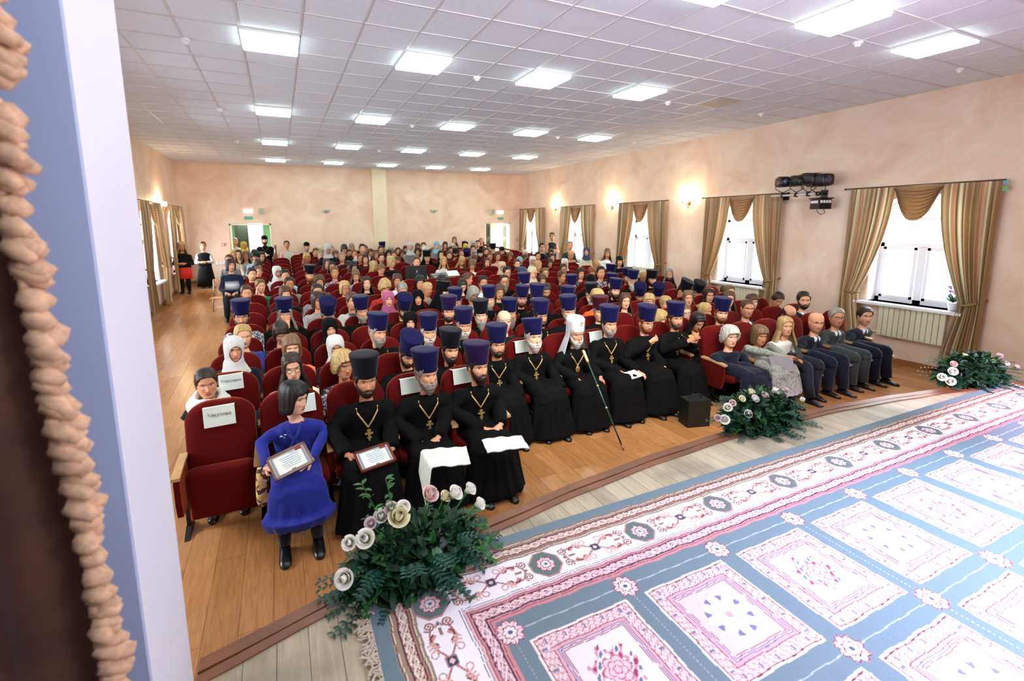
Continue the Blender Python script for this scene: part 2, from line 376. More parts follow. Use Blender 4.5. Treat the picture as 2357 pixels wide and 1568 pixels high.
g = G(); g.box((XS0-.1, 1.525, 2.3), (.2, .40, 4.9)); struct('wall_proscenium', g, M_wing)
g = G(); g.box(((XL+XS0-.2)/2, 1.5, 2.3), (XS0-.2-XL, .3, 4.9)); g.box(((XS1+.1+XR)/2, 1.5, 2.3), (XR-XS1-.1, .3, 4.9)); struct('wall_front', g, M_wall)
g = G(); g.box((XS0-1.35, 1.315, 2.3), (2.7, .02, 4.6)); struct('wall_wing', g, M_wingb)
g = G(); g.box((3.4, -5.6, 2.3), (13.4, .1, 4.8)); g.box((XL-.05, -2, 2.3), (.1, 7.4, 4.8)); struct('wall_stage', g, mat('stage_wall_paint', S((150, 150, 165)), .7))
# ================================================================== CEILING LIGHTS, DETECTORS
M_diff = mat('lamp_diffuser', (1, 1, 1), .4, emit=(.86, 1, .93), estr=LAMP if 'LAMP' in globals() else 11.0)
M_lampf = mat('lamp_rim', S((225, 235, 230)), .4)
def ceil_light(i, j, on=True):
    x, y = gx0+.6*(i+.5), gy0+.6*(j+.5)
    return (x, y, CEIL-.045)
first = None
rows = [(-11, range(0, 13, 3)), (-5, range(0, 13, 3)), (0, range(0, 13, 3)), (6, range(0, 13, 3)), (12, range(0, 13, 3)), (18, range(0, 13, 3))]
names = {-11: 'over the stage', -5: 'nearest row above the stage edge', 0: 'second row from the stage', 6: 'third row from the stage', 12: 'fourth row from the stage', 18: 'row nearest the back wall'}
cn = ['leftmost', 'second from left', 'middle', 'second from right', 'rightmost']
for j, ii in rows:
    if j == -11: ii = [0, 6, 12]
    for i in ii:
        if j == 0 and i == 12: continue
        loc = ceil_light(i, j)
        if first is None:
            first = empty('ceiling_light', loc)
            g = G(); w = .296
            for a, b in ((-w, 0), (w, 0)): g.box((a, 0, .028), (.008, .6, .03))
            for b in (-w, w): g.box((0, b, .028), (.6, .008, .03))
            g.box((0, 0, .04), (.59, .59, .006)); obj('light_rim', g, M_lampf, first)
            g = G(); g.box((0, 0, .006), (.582, .582, .032)); obj('diffuser', g, M_diff, first); e = first
        else: e = copy_tree(first); e.location = loc
        tag(e, 'glowing square ceiling light panel, %s, %s' % (names[j], cn[i//3]), 'ceiling light', 'square ceiling light panels')
g = G(); x, y, z = ceil_light(12, 0); g.box((x, y, CEIL-.004), (.57, .57, .006)); obj('unlit_ceiling_light', g, mat('unlit_panel', S((186, 186, 176)), .5), label='unlit grey ceiling light panel at the right end of the second row', cat='ceiling light')
dpx = [(427, 93), (506, 252), (545, 326), (1098, 180), (949, 290), (873, 347), (1537, 237), (1284, 316), (1974, 100), (2210, 161), (1752, 263), (1460, 329), (1293, 373), (1185, 380), (1043, 384)]
f = None
for k, (px, py) in enumerate(dpx):
    loc = at(px, py, Z=CEIL-.02)
    if f is None:
        f = empty('smoke_detector', loc); g = G(); g.cyl((0, 0, .018), (0, 0, -.012), .05, .055, 14); obj('detector_base', g, M_frame, f)
        g = G(); g.cyl((0, 0, -.012), (0, 0, -.04), .035, .024, 12); obj('detector_sensor', g, M_frame, f); e = f
    else: e = copy_tree(f); e.location = loc
    tag(e, 'small white round smoke detector on the ceiling, %s in order from the left' % ['first', 'second', 'third', 'sixth', 'fifth', 'fourth', 'twelfth', 'ninth', 'fourteenth', 'fifteenth', 'thirteenth', 'eleventh', 'tenth', 'eighth', 'seventh'][k], 'smoke detector', 'smoke detectors on the ceiling')
# ================================================================== CURTAINS
def curtain_mat():
    m = bpy.data.materials.new('striped_curtain'); m.use_nodes = True; N = m.node_tree.nodes; L = m.node_tree.links; b = N['Principled BSDF']
    a = N.new('ShaderNodeAttribute'); a.attribute_name = 'Col'; L.new(a.outputs[0], b.inputs['Base Color'])
    b.inputs['Roughness'].default_value = .42; b.inputs['Sheen Weight'].default_value = .3; b.inputs['Specular IOR Level'].default_value = .6
    tr = N.new('ShaderNodeBsdfTranslucent'); L.new(a.outputs[0], tr.inputs[0]); mx = N.new('ShaderNodeMixShader'); mx.inputs[0].default_value = .10
    L.new(b.outputs[0], mx.inputs[1]); L.new(tr.outputs[0], mx.inputs[2]); L.new(mx.outputs[0], N['Material Output'].inputs[0]); return m
M_cur = curtain_mat()
STR = [(0, (150, 112, 62)), (.10, (150, 112, 62)), (.11, (206, 176, 140)), (.13, (206, 176, 140)), (.14, (150, 112, 62)), (.3, (140, 108, 66)), (.31, (226, 214, 170)), (.37, (226, 214, 170)), (.38, (120, 98, 62)), (.46, (128, 100, 60)), (.5, (196, 142, 98)), (.62, (196, 142, 98)), (.64, (222, 212, 172)), (.68, (222, 212, 172)), (.69, (148, 116, 70)), (.85, (150, 118, 72)), (.86, (190, 168, 124)), (.93, (170, 132, 84)), (1., (150, 112, 62))]
sx = np.array([s[0] for s in STR]); sc = np.array([S(s[1]) for s in STR])
def stripes(u, rep=2.2):
    t = (u*rep) % 1.0; return np.stack([np.interp(t, sx, sc[:, k]) for k in range(3)], -1)
def drape(y_out, y_in_top, ztop, zb, sgn, flip, tie=.60, seed=0, nf=8):
    """panel hanging from the rod, pulled outwards by a tie-back"""
    nu, nv = 120, 60; u = np.linspace(0, 1, nu); z = np.linspace(ztop, zb, nv); P = np.zeros((nv, nu, 3)); d = y_in_top-y_out
    ztie = zb+(ztop-zb)*(1-tie)
    for i, zz in enumerate(z):
        if zz > ztie: t = (ztop-zz)/(ztop-ztie); w = 1-.58*t**1.9
        else: t = (ztie-zz)/(ztie-zb); w = .42+.22*smooth01(t*1.2)
        amp = .035*(.6+.6*(1-w)) * (.5+.5*min(1, (ztop-zz)*3))
        ph = seed+u*nf*2*PI
        P[i, :, 1] = y_out+d*w*u+.012*np.sin(ph*1.0+.5)
        P[i, :, 0] = -sgn*(.14+amp*(np.sin(ph)+.35*np.sin(ph*2.3+1)))
        P[i, :, 2] = zz+ (.0 if zz > ztie else 0)
    C = np.tile(stripes(u, 2.1)[None], (nv, 1, 1)); return P, C, ztie, y_out+d*.42
ZR = CAMZ+.57
def curtains(name_pos, X, sgn, wy, zfloor, rods=True, seed=0):
    e = empty('window_curtain', (X, wy, 0), 'gold striped curtains with swag, %s' % name_pos, 'curtain', 'striped window curtains')
    for s in (-1, 1):
        g = G(); P, C, zt, yi = drape(s*.99, s*.30, ZR, zfloor+.06, sgn, s, .61, seed+s); g.grid(P, C); obj('curtain_panel', g, M_cur, e, True)
        g = G(); pts = [(-sgn*.03, s*1.0, zt+.05), (-sgn*.16, s*.92, zt+.0), (-sgn*.19, s*.78, zt-.05), (-sgn*.13, s*.70, zt-.03), (-sgn*.04, s*.72, zt+.0)]
        g.tube(pts, .02, 6); obj('tie_back', g, mat('tieback', S((142, 116, 64)), .5), e, True)
    g = G(); nv, nu = 150, 40; P = np.zeros((nv, nu, 3)); tt = np.linspace(0, 1, nv); uu = np.linspace(-1, 1, nu)
    for i, t in enumerate(tt):
        sag = .06+.50*t**1.1; half = .37-.05*t
        P[i, :, 1] = uu*half; P[i, :, 2] = ZR-.01-sag*(1-np.abs(uu)**2.4) - .0*t
        P[i, :, 0] = -sgn*(.13+.022*np.sin(t*8*2*PI)*(1-uu**6)+.05*t*(1-uu**2))
    P[0, :, 2] = ZR
    g.grid(P, S((150, 110, 64))); obj('swag', g, M_cur, e, True)
    g = G(); g.cyl((-sgn*.09, -1.02, ZR+.015), (-sgn*.09, 1.12, ZR+.015), .013, n=8); g.ball((-sgn*.09, 1.13, ZR+.015), .022)
    for s in (-1, 0, 1): g.cyl((-sgn*.0, s*.95, ZR+.015), (-sgn*.09, s*.95, ZR+.015), .008, n=6)
    obj('curtain_rod', g, mat('rod_metal', S((120, 112, 100)), .35, metal=.7), e)
    return e
on = ['first', 'second', 'third', 'fourth', 'fifth']
for k, wy in enumerate(WINY): curtains('%s right wall window from the stage' % on[k], XR, 1, wy, floor_z(wy), seed=k*1.7)
for k, wy in enumerate(LWIN[3:]): curtains(['nearer window of the left wall', 'left wall window nearest the back wall'][k], XL, -1, wy, floor_z(wy), seed=5+k)
# ================================================================== RADIATORS
M_rad = mat('radiator_enamel', S((226, 226, 196)), .35)
def radiator(label, X, wy, n=12, w=.94, zf=0):
    e = empty('radiator', (X-.06, wy, zf+.48), label, 'radiator', 'white sectional radiators')
    pw = w/n
    g = G()
    for k in range(n): g.box((0, -w/2+pw*(k+.5), .27), (.06, pw*.9, .54)); g.box((-.03, -w/2+pw*(k+.5), .27), (.012, pw*.84, .5))
    obj('radiator_section', g, M_rad, e)
    g = G(); g.cyl((.02, -w/2, .04), (.02, w/2+.14, .04), .013, n=8); g.cyl((.02, -w/2, .5), (.02, w/2, .5), .013, n=8); g.cyl((.02, w/2+.14, .04), (.02, w/2+.14, -.3), .012, n=8); g.cyl((.02, w/2+.14, -.3), (.02, 1.6, -.3), .012, n=8)
    obj('pipe', g, M_rad, e); return e
for k, wy in enumerate(WINY[:3]): radiator('cream sectional radiator under the %s right wall window from the stage' % on[k], XR, wy-.1, zf=floor_z(wy))
# ================================================================== WALL SCONCES
M_bulb = mat('sconce_shade', (1, .95, .85), .4, emit=(1, .78, .5), estr=38)
M_brass = mat('old_brass', S((150, 104, 66)), .3, metal=.9)
def sconce(label, X, sgn, y, z, energy=14):
    e = empty('wall_sconce', (X, y, z), label, 'wall lamp', 'two-armed brass wall lamps')
    g = G(); g.cyl((0, 0, -.02), (-sgn*.03, 0, -.02), .05, .045, 14); g.ball((-sgn*.05, 0, -.03), .022)
    g.tube([(-sgn*.04, 0, -.05), (-sgn*.045, 0, -.1), (-sgn*.04, .01, -.15)], .009, 6)
    obj('wall_plate', g, M_brass, e)
    for s in (-1, 1):
        g = G(); a = np.linspace(0, 1, 9); pts = [(-sgn*(.05+.06*t), s*.13*t, -.03-.06*math.sin(PI*t)+.03*t) for t in a]
        g.tube(pts, .007, 6); g.cyl(pts[-1], (pts[-1][0], pts[-1][1], .035), .018, .022, 8); obj('arm', g, M_brass, e)
        g = G(); px, py = -sgn*.11, s*.13
        rr = [(.02, .03), (.045, .05), (.055, .09), (.045, .13), (.055, .16)]
        g.loft([[(px+r*math.cos(t), py+r*math.sin(t), zz) for t in np.linspace(0, 2*PI, 12, endpoint=False)] for r, zz in rr]); obj('glass_shade', g, M_bulb, e, True)
    l = bpy.data.lights.new('sconce_bulb', 'POINT'); l.energy = energy; l.color = (1, .72, .42); l.shadow_soft_size = .06
    lo = bpy.data.objects.new('sconce_bulb', l); COL.objects.link(lo); lo.location = (X-sgn*.2, y, z+.22)
for px, py, nm in ((1280, 482, 'farthest'), (1410, 477, 'middle'), (1587, 468, 'nearest')):
    p = at(px, py, X=XR); sconce('lit brass wall lamp with two shades on right wall, %s of three from the stage' % nm, XR, 1, p[1], p[2]+.02)
p = at(352, 468, X=XL); sconce('lit wall lamp on the left wall between the two visible windows', XL, -1, 15.85, 3.0)
for px, nm in ((750, 'left'), (998, 'right')):
    p = at(px, 485, Y=YB); e = empty('shell_wall_lamp', (p[0], YB, p[2]), 'unlit half bowl wall lamp on the back wall, %s of the pilaster' % nm, 'wall lamp', 'half bowl lamps on the back wall')
    g = G(); rings = []
    for k in range(7):
        t = k/6*PI/2*.98; r = .17*math.cos(t); rings.append([(r*math.cos(a), -abs(r*math.sin(a))*.6-.002, .04-.13*math.sin(t)) for a in np.linspace(0, PI, 14)])
    g.loft(rings, closed=False); obj('bowl', g, mat('frosted_bowl', S((196, 206, 190)), .3), e, True)
    g = G(); g.ball((0, -.1, -.02), .022); obj('knob', g, M_black, e)
# ================================================================== BACK WALL FITTINGS
def text_mesh(name, s, size, m, parent, loc, rot, ext=.001, align='CENTER'):
    c = bpy.data.curves.new(name, 'FONT'); c.body = s; c.size = size; c.extrude = ext; c.align_x = align; c.align_y = 'CENTER'
    o = bpy.data.objects.new(name, c); COL.objects.link(o)
    dg = bpy.context.evaluated_depsgraph_get(); me = bpy.data.meshes.new_from_object(o.evaluated_get(dg)); bpy.data.objects.remove(o)
    me.materials.clear(); me.materials.append(m); n = bpy.data.objects.new(name, me); COL.objects.link(n); n.parent = parent; n.location = loc; n.rotation_euler = rot; return n
M_signw = mat('lit_white_sign', (1, 1, 1), .4, emit=(.8, .9, 1), estr=1.6); M_signg = mat('green_sign', S((52, 140, 118)), .4, emit=S((52, 140, 118)), estr=.35)
M_txtg = mat('sign_text_green', S((20, 110, 80)), .5); M_txtw = mat('sign_text_white', S((170, 225, 205)), .5); M_txtd = mat('sign_text_grey', S((110, 130, 150)), .5)
for (px, py), (qx, qy), (sx_, sy_), side in (((571, 486), (572, 502), (602, 487), 'left'), ((1151, 489), (1152, 503), (1131, 488), 'right')):
    p = at(px, py, Y=YB); e = empty('exit_sign', (p[0], YB-.03, p[2]), 'lit white exit sign board above the %s back doorway' % side, 'sign', 'white exit signs')
    g = G(); g.box((0, 0, 0), (.30, .05, .12)); obj('sign_board', g, M_signw, e); text_mesh('lettering', 'ВЫХОД', .085, M_txtd, e, (0, -.027, 0), (PI/2, 0, 0))
    p = at(qx, qy, Y=YB); e = empty('exit_sign', (p[0], YB-.02, p[2]), 'small green exit sign with pale letters above the %s back doorway' % side, 'sign', 'green exit signs')
    g = G(); g.box((0, 0, 0), (.26, .04, .10)); obj('sign_board', g, M_signg, e); text_mesh('lettering', 'ВЫХОД', .06, M_txtw, e, (0, -.022, 0), (PI/2, 0, 0))
    p = at(sx_, sy_, Y=YB); e = empty('loudspeaker', (p[0], YB-.08, p[2]), 'small pale green wall loudspeaker beside the %s exit sign' % side, 'loudspeaker', 'pale wall loudspeakers', rz=.35 if side == 'right' else -.1)
    g = G(); g.loft([[(-.085, .07, -.12), (.085, .07, -.12), (.085, -.04, -.12), (-.085, -.04, -.12)], [(-.085, .07, .12), (.085, .07, .12), (.085, -.08, .12), (-.085, -.08, .12)]]); obj('speaker_cabinet', g, mat('speaker_pale', S((206, 210, 180)), .5), e)
    g = G(); g.add([(-.07, -.048, -.1), (.07, -.048, -.1), (.07, -.084, .1), (-.07, -.084, .1)], [(0, 1, 2, 3)]); obj('speaker_grille', g, mat('speaker_grille', S((178, 186, 164)), .7, noise=.3, nscale=200), e)
for px, py, nm in ((514, 563, 'left of the left back doorway'), (1190, 552, 'right of the right back doorway')):
    p = at(px, py, Y=YB); e = empty('alarm_button', (p[0], YB-.02, p[2]), 'small square alarm call point %s' % nm, 'alarm button', 'alarm call points')
    g = G(); g.box((0, 0, 0), (.1, .04, .1)); obj('housing', g, mat('callpoint', S((190, 140, 120)), .4), e); g = G(); g.cyl((0, -.02, 0), (0, -.03, 0), .028, n=12); obj('button', g, M_frame, e)
p = at(508, 606, Y=YB); e = empty('wall_socket', (p[0], YB-.01, p[2]), 'row of white wall sockets left of the left back doorway', 'socket')
g = G()
for k in (-1, 0, 1): g.box((k*.1, 0, 0), (.085, .02, .085)); 
obj('socket_plate', g, M_frame, e)
# ================================================================== THEATRE CHAIRS
M_red = mat('red_velour', S((88, 10, 8)), .85, sheen=.0, noise=.12, nscale=120, spec=.1)
_b = M_red.node_tree.nodes['Principled BSDF']; _b.inputs['Sheen Weight'].default_value = .5; _b.inputs['Sheen Tint'].default_value = (1, .22, .08, 1); _b.inputs['Sheen Roughness'].default_value = .35
M_arm = mat('armrest_wood', S((196, 156, 104)), .35, noise=.15)
def rounded_panel(w, z0, z1, th, r, y=0., lean=0., bulge=.012, n=9):
    """upholstered panel with rounded top corners"""
    pts = [(-w/2, z0), (w/2, z0)]
    for k in range(n): a = k/(n-1)*PI/2; pts.append((w/2-r+r*math.cos(a), z1-r*.75+r*.75*math.sin(a)))
    for k in range(n): a = PI/2+k/(n-1)*PI/2; pts.append((-w/2+r+r*math.cos(a), z1-r*.75+r*.75*math.sin(a)))
    P = np.array(pts); c = np.array([0, (z0+z1)/2]); g = G(); rings = []
    for yy, sc in ((-th/2-bulge, .0), (-th/2-bulge*.9, .55), (-th/2-bulge*.5, .88), (-th/2+.006, .975), (-th/2+.02, 1.), (th/2-.015, 1.), (th/2, .975), (th/2, .0)):
        Q = c+(P-c)*(sc if sc else .001); rings.append([(q[0], yy, q[1]) for q in Q])
    g.loft(rings, cap=False); V = g.verts(); V[:, 1] += y+(V[:, 2]-z0)*lean; g.V = [V]; return g
def chair_parts(folded):
    P = []
    P.append(('backrest', rounded_panel(.525, .36, 1.04, .085, .20, .15, .16, .02), M_red, True))
    if folded: s = rounded_panel(.50, 0, .44, .09, .06, 0, 0, .012); s.xf(rotx(.10), (0, .045, .13))
    else: s = rounded_panel(.50, 0, .46, .09, .06, 0, 0, .012); s.xf(rotx(PI/2-.06), (0, .14, .405))
    P.append(('seat', s, M_red, True))
    for s in (-1, 1):
        g = G(); g.loft([[(s*.28-.03, -.22, .60), (s*.28+.03, -.22, .60), (s*.28+.03, -.22, .625), (s*.28-.03, -.22, .625)], [(s*.28-.03, .0, .625), (s*.28+.03, .0, .625), (s*.28+.03, .0, .65), (s*.28-.03, .0, .65)], [(s*.28-.03, .17, .63), (s*.28+.03, .17, .63), (s*.28+.03, .17, .655), (s*.28-.03, .17, .655)]]); P.append(('armrest', g, M_arm, False))
        g = G(); q = [(-.17, .28), (.16, .28), (.17, .625), (0, .62), (-.20, .595), (-.20, .40)]; g.loft([[(s*.28-.02, a, b) for a, b in q], [(s*.28+.02, a, b) for a, b in q]]); P.append(('side_panel', g, M_red, False))
        g = G(); g.box((s*.28, .10, .15), (.03, .06, .3)); g.loft([[(s*.28-.02, -.06, 0), (s*.28+.02, -.06, 0), (s*.28+.02, .22, 0), (s*.28-.02, .22, 0)], [(s*.28-.02, .06, .06), (s*.28+.02, .06, .06), (s*.28+.02, .14, .06), (s*.28-.02, .14, .06)]]); P.append(('leg', g, M_black, False))
    return P
PITCH_X, PITCH_Y, X0, Y0 = .56, .80, -.56, 4.17
def row_y(r): return Y0+PITCH_Y*r
def row_off(r, c): return (.24 if r == 0 else .12 if r == 1 else 0) if c >= 11 else 0
OD = ['aisle', 'second', 'third', 'fourth', 'fifth', 'sixth', 'seventh', 'eighth', 'ninth', 'tenth', 'eleventh', 'twelfth', 'thirteenth', 'fourteenth', 'fifteenth', 'sixteenth', 'last', 'wallside extra']
ORD = ['front', 'second', 'third', 'fourth', 'fifth', 'sixth', 'seventh', 'eighth', 'ninth', 'tenth', 'eleventh', 'twelfth', 'thirteenth', 'fourteenth', 'fifteenth', 'sixteenth', 'seventeenth', 'rearmost']
PROTO = {}
def chair(r, c, folded):
    loc = (X0+PITCH_X*c, row_y(r)+row_off(r, c), floor_z(row_y(r)))
    if folded not in PROTO:
        e = empty('theatre_chair', loc); PROTO[folded] = e
        for nm, g, m, sm in chair_parts(folded): obj(nm, g, m, e, sm)
    else: e = copy_tree(PROTO[folded]); e.location = loc
    tag(e, 'dark red %s theatre chair, %s row from stage, %s seat from left' % ('empty folded' if folded else 'occupied', ORD[r], OD[c]), 'theatre chair', 'dark red theatre chairs'); return e
# ================================================================== CARPET
RX0, RX1, RY1, RY0 = .235, 6.455, 1.985, -1.9
def rug_colour(X, Y):
    c_ = lambda *a: np.array(S(a))
    green = c_(112, 130, 136); tan = c_(168, 138, 112); white = c_(240, 234, 232); rose = c_(200, 140, 140); dred = c_(126, 52, 66); dblue = c_(44, 58, 84); pink = c_(222, 178, 182); cream = c_(232, 220, 206); grey = c_(120, 124, 120)
    C = np.ones(X.shape+(3,))*green
    wob = .0028*np.sin(X*23)+.0022*np.sin(X*51+Y*17); wy = .0028*np.sin(Y*21)+.002*np.sin(Y*47)
    dx = np.minimum(X-RX0, RX1-X)+wy; dy = np.minimum(RY1-Y, Y-RY0)+wob
    d = np.minimum(dx, dy); al = np.where(dx < dy, Y, X)   # coordinate along the band
    def band(a, b, col): m = (d >= a) & (d < b); C[m] = col
    band(.062, .078, tan); band(.066, .069, dblue); band(.073, .0755, cream); band(.078, .092, tan*.95); band(.092, .096, dblue)
    # guilloche bands (scroll leaves)
    def guil(a, b, base, dark, light):
        m = (d >= a) & (d < b); v = (d-a)/(b-a); ph = al*2*PI/.105
        k = np.abs(v-.5-.30*np.sin(ph)) < .075; k2 = np.abs(v-.5+.30*np.sin(ph)) < .06; k3 = np.sin(ph*4+v*14)*np.sin(v*PI*3+ph) > .35; k4 = np.cos(ph*3-v*18) > .72
        cc = np.ones(X.shape+(3,))*base; cc[k3] = dark; cc[k4] = light; cc[k2] = light; cc[k] = light*.93; cc[(v < .07) | (v > .93)] = dark*.9; C[m] = cc[m]
    guil(.096, .140, c_(190, 158, 136), dred*1.1, cream); band(.140, .143, dred); band(.143, .168, tan); band(.150, .153, dblue); band(.158, .161, cream); band(.168, .172, grey)
    band(.172, .348, white); band(.348, .351, dblue); band(.351, .358, white); band(.358, .361, grey); band(.361, .372, pink); band(.372, .3755, dred); band(.3755, .384, rose); band(.384, .387, dblue)
    guil(.387, .432, c_(206, 160, 160), dred, c_(236, 214, 214)); band(.432, .436, dblue); band(.436, .456, rose); band(.444, .447, dred); band(.456, .462, rose*.9)
    white_m = (d >= .174) & (d < .347)
    # rosette helper
    def rosette(cx, cy, R, mask=None, pet=8, inner=True):
        u = X-cx; v = Y-cy; r = np.hypot(u, v); t = np.arctan2(v, u); m = r < R*1.05
        if not m.any(): return
        pr = R*(.74+.26*np.abs(np.cos(pet/2*t)))
        pk = m & (r < pr); C[pk] = c_(230, 206, 204)
        e = m & (r < pr) & (r > pr-.006) ; C[e] = dred*1.2
        e = m & (r < pr) & (np.abs(np.sin(pet/2*t)) < .16) & (r > R*.30); C[e] = rose*.9
        pr2 = R*(.42+.13*np.abs(np.cos(pet/2*t+.6))); e = m & (r < pr2); C[e] = c_(236, 222, 216); e = m & (r < pr2) & (r > pr2-.005); C[e] = dred
        e = r < R*.16; C[e] = c_(84, 96, 124)
        e = m & (r > R*.82) & (r < R) & (np.abs(np.sin(pet/2*t)) < .3); C[e] = rose*.75
    def local(cx, cy, rot): 
        u = X-cx; v = Y-cy
        return (u, v) if not rot else (v, -u)
    def stroke(u, v, pts, w, col):
        pts = np.array(pts); lo = pts.min(0)-w*2; hi = pts.max(0)+w*2
        m = (u > lo[0]) & (u < hi[0]) & (v > lo[1]) & (v < hi[1]); idx = np.nonzero(m)
        if len(idx[0]) == 0: return
        uu, vv = u[idx], v[idx]; dm = np.full(len(uu), 9.)
        for i in range(len(pts)-1):
            a, b = pts[i], pts[i+1]; L2 = ((b-a)**2).sum()+1e-12; t = np.clip(((uu-a[0])*(b[0]-a[0])+(vv-a[1])*(b[1]-a[1]))/L2, 0, 1)
            ww = 1-.0*t; dm = np.minimum(dm, np.hypot(uu-a[0]-t*(b[0]-a[0]), vv-a[1]-t*(b[1]-a[1])))
        s = dm < w; C[idx[0][s], idx[1][s]] = col
    P = .573; oc = [.482+P*k for k in range(11)]
    def border_motif(cx, cy, rot):
        u, v = local(cx, cy, rot)
        m = (np.abs(u) < .1) & (np.abs(v) < .1); o = m & (np.maximum(np.maximum(np.abs(u), np.abs(v)), (np.abs(u)+np.abs(v))*.74) < .081); C[o] = rose*.85
        o = m & (np.maximum(np.maximum(np.abs(u), np.abs(v)), (np.abs(u)+np.abs(v))*.74) < .073); C[o] = c_(98, 122, 116); rosette(cx, cy, .052)
    def scroll(cx, cy, rot):
        """centre small square with four scrolls towards both neighbours"""
        u, v = local(cx, cy, rot)
        m = (np.maximum(np.abs(u), np.abs(v)) < .024) & (np.hypot(u, v) < .030); C[m] = rose*.8
        m = (np.maximum(np.abs(u), np.abs(v)) < .019) & (np.hypot(u, v) < .024); C[m] = c_(60, 76, 92)
        t = np.arctan2(v, u); m = np.hypot(u, v) < .012*(.7+.3*np.abs(np.cos(2*t))); C[m] = c_(226, 190, 186)
        for sx_ in (-1, 1):
            for sy_ in (-1, 1):
                a = np.linspace(0, 1, 22); xs = .024+.135*a; ys = .010+.026*np.sin(a*PI*.95)+.024*a
                stroke(u*sx_, v*sy_, np.stack([xs, ys], 1), .0042, c_(176, 116, 112))
                q = np.linspace(0, 3.6*PI, 40); rr = .021*(1-q/(3.6*PI))+.003; cxs, cys = .176, .040
                stroke(u*sx_, v*sy_, np.stack([cxs-rr*np.cos(q-1.0), cys-rr*np.sin(q-1.0)*sy_**0], 1), .0034, c_(150, 104, 92))
                stroke(u*sx_, v*sy_, np.stack([.075+.05*a, .030+.022*np.sin(a*PI)], 1), .0075, c_(196, 142, 130)); stroke(u*sx_, v*sy_, np.stack([.085+.05*a, .028+.020*np.sin(a*PI*.9)], 1), .0035, dred)
                q = np.linspace(0, 1.7*PI, 24); stroke(u*sx_, v*sy_, np.stack([.046+.014*np.cos(q), .052+.014*np.sin(q)], 1), .0026, c_(196, 140, 140))
                for k in range(3): stroke(u*sx_, v*sy_, np.array([(.07+.014*k, .034+.004*k), (.058+.016*k, .060+.004*k)]), .0045, c_(216, 172, 160))
            stroke(u*sx_, v, np.array([(.128, 0), (.150, 0)]), .008, c_(150, 120, 100)); stroke(u*sx_, v, np.array([(.165, -.014), (.185, 0), (.165, .014)]), .005, c_(190, 140, 130)); stroke(u*sx_, v, np.array([(.17, 0), (.182, 0)]), .004, c_(90, 100, 110))
    oy = 1.725
    for x in oc: border_motif(x, oy, False)
    for k in range(10): scroll(.482+P*(k+.5), oy, False)
    for k in range(1, 6): border_motif(.482, oy-P*k, True); border_motif(RX1-.247, oy-P*k, True)
    for k in range(0, 6): scroll(.482, oy-P*(k+.5), True); scroll(RX1-.247, oy-P*(k+.5), True)
    # field: dotted lines, rosettes, panels
    px = [.732+.5755*k for k in range(10)]; py = [1.458-.603*k for k in range(6)]
    fld = d > .47
    for y in py: m = fld & (np.abs(Y-y+.002*np.sin(X*40)) < .0022); C[m] = c_(172, 182, 186)
    for x in px: m = fld & (np.abs(X-x) < .002) & (np.sin(Y*2*PI/.016) > 0); C[m] = c_(160, 172, 176)
    for x in px:
        for y in py: rosette(x, y, .062)
    for i in range(9):
        for j in range(5):
            cx, cy = (px[i]+px[i+1])/2, (py[j]+py[j+1])/2; u = X-cx; v = Y-cy; hw, hh = .238, .240
            e = np.minimum(hw-np.abs(u), hh-np.abs(v))+.0025*np.sin(u*33+v*29); pm = (e > 0); al2 = np.where(hw-np.abs(u) < hh-np.abs(v), v, u)
            if not pm.any(): continue
            base = c_(228, 218, 212) if (i+j) % 2 == 0 else c_(226, 192, 188)
            C[pm] = base
            def pb(a, b, col): m = pm & (e >= a) & (e < b); C[m] = col
            pb(0, .010, cream); pb(.010, .0145, dred); vv = (e-.0145)/.048; ph = al2*2*PI/.09
            m = pm & (e >= .0145) & (e < .0625); cc = np.ones(X.shape+(3,))*c_(216, 184, 184); cc[np.cos(ph*3-vv*16) > .5] = c_(234, 218, 216); cc[np.sin(ph*4+vv*14)*np.sin(vv*9+ph) > .45] = rose*.85; cc[(np.cos(ph) > .95) & (vv < .6) & (vv > .2)] = c_(120, 124, 150); C[m] = cc[m]
            pb(.0625, .066, dred*1.3); pb(.066, .078, c_(212, 166, 170)); pb(.078, .082, c_(120, 112, 140)); pb(.082, .087, c_(222, 190, 196)); pb(.087, .0905, c_(110, 104, 134)); pb(.0905, .096, c_(222, 190, 196)); pb(.096, .099, dred*1.4)
            r = np.hypot(u, v); t = np.arctan2(v, u)
            if (i+j) % 2:
                for R_, k_, o_ in ((.118, 8, 0), (.075, 8, .39), (.045, 6, 0)):
                    pr = R_*(.45+.55*np.abs(np.cos(k_/2*(t+o_)))**.8); m = r < pr+.012; 
                    if R_ > .1: m2 = (r < .095*(.8+.2*np.abs(np.sin(4*t)))) ; C[m2] = c_(176, 110, 130); m3 = (r < .1) & (np.abs(np.sin(4*t)) > .86) & (r > .05); C[m3] = c_(120, 120, 150)
                    m = r < pr; C[m] = c_(238, 230, 226); m = (r < pr) & (r > pr-.007); C[m] = c_(188, 180, 196)
                    m = (r < pr*.55) & (r > R_*.34); C[m] = c_(206, 200, 212)
                m = r < .016; C[m] = c_(214, 160, 160)
            else:
                q = np.sin(u*95+3*i)*np.cos(v*88+2*j)+.6*np.sin(u*170-v*140); m = (r < .112*(.82+.18*np.cos(7*t))) & (q > .1); C[m] = c_(206, 150, 162); m = (r < .112*(.8+.2*np.cos(7*t+1))) & (q > .75); C[m] = c_(150, 70, 96)
                m = (r < .10) & (q < -1.1); C[m] = c_(108, 116, 150); m = (r < .09) & (q < -.75) & (q > -1.05); C[m] = c_(130, 140, 120)
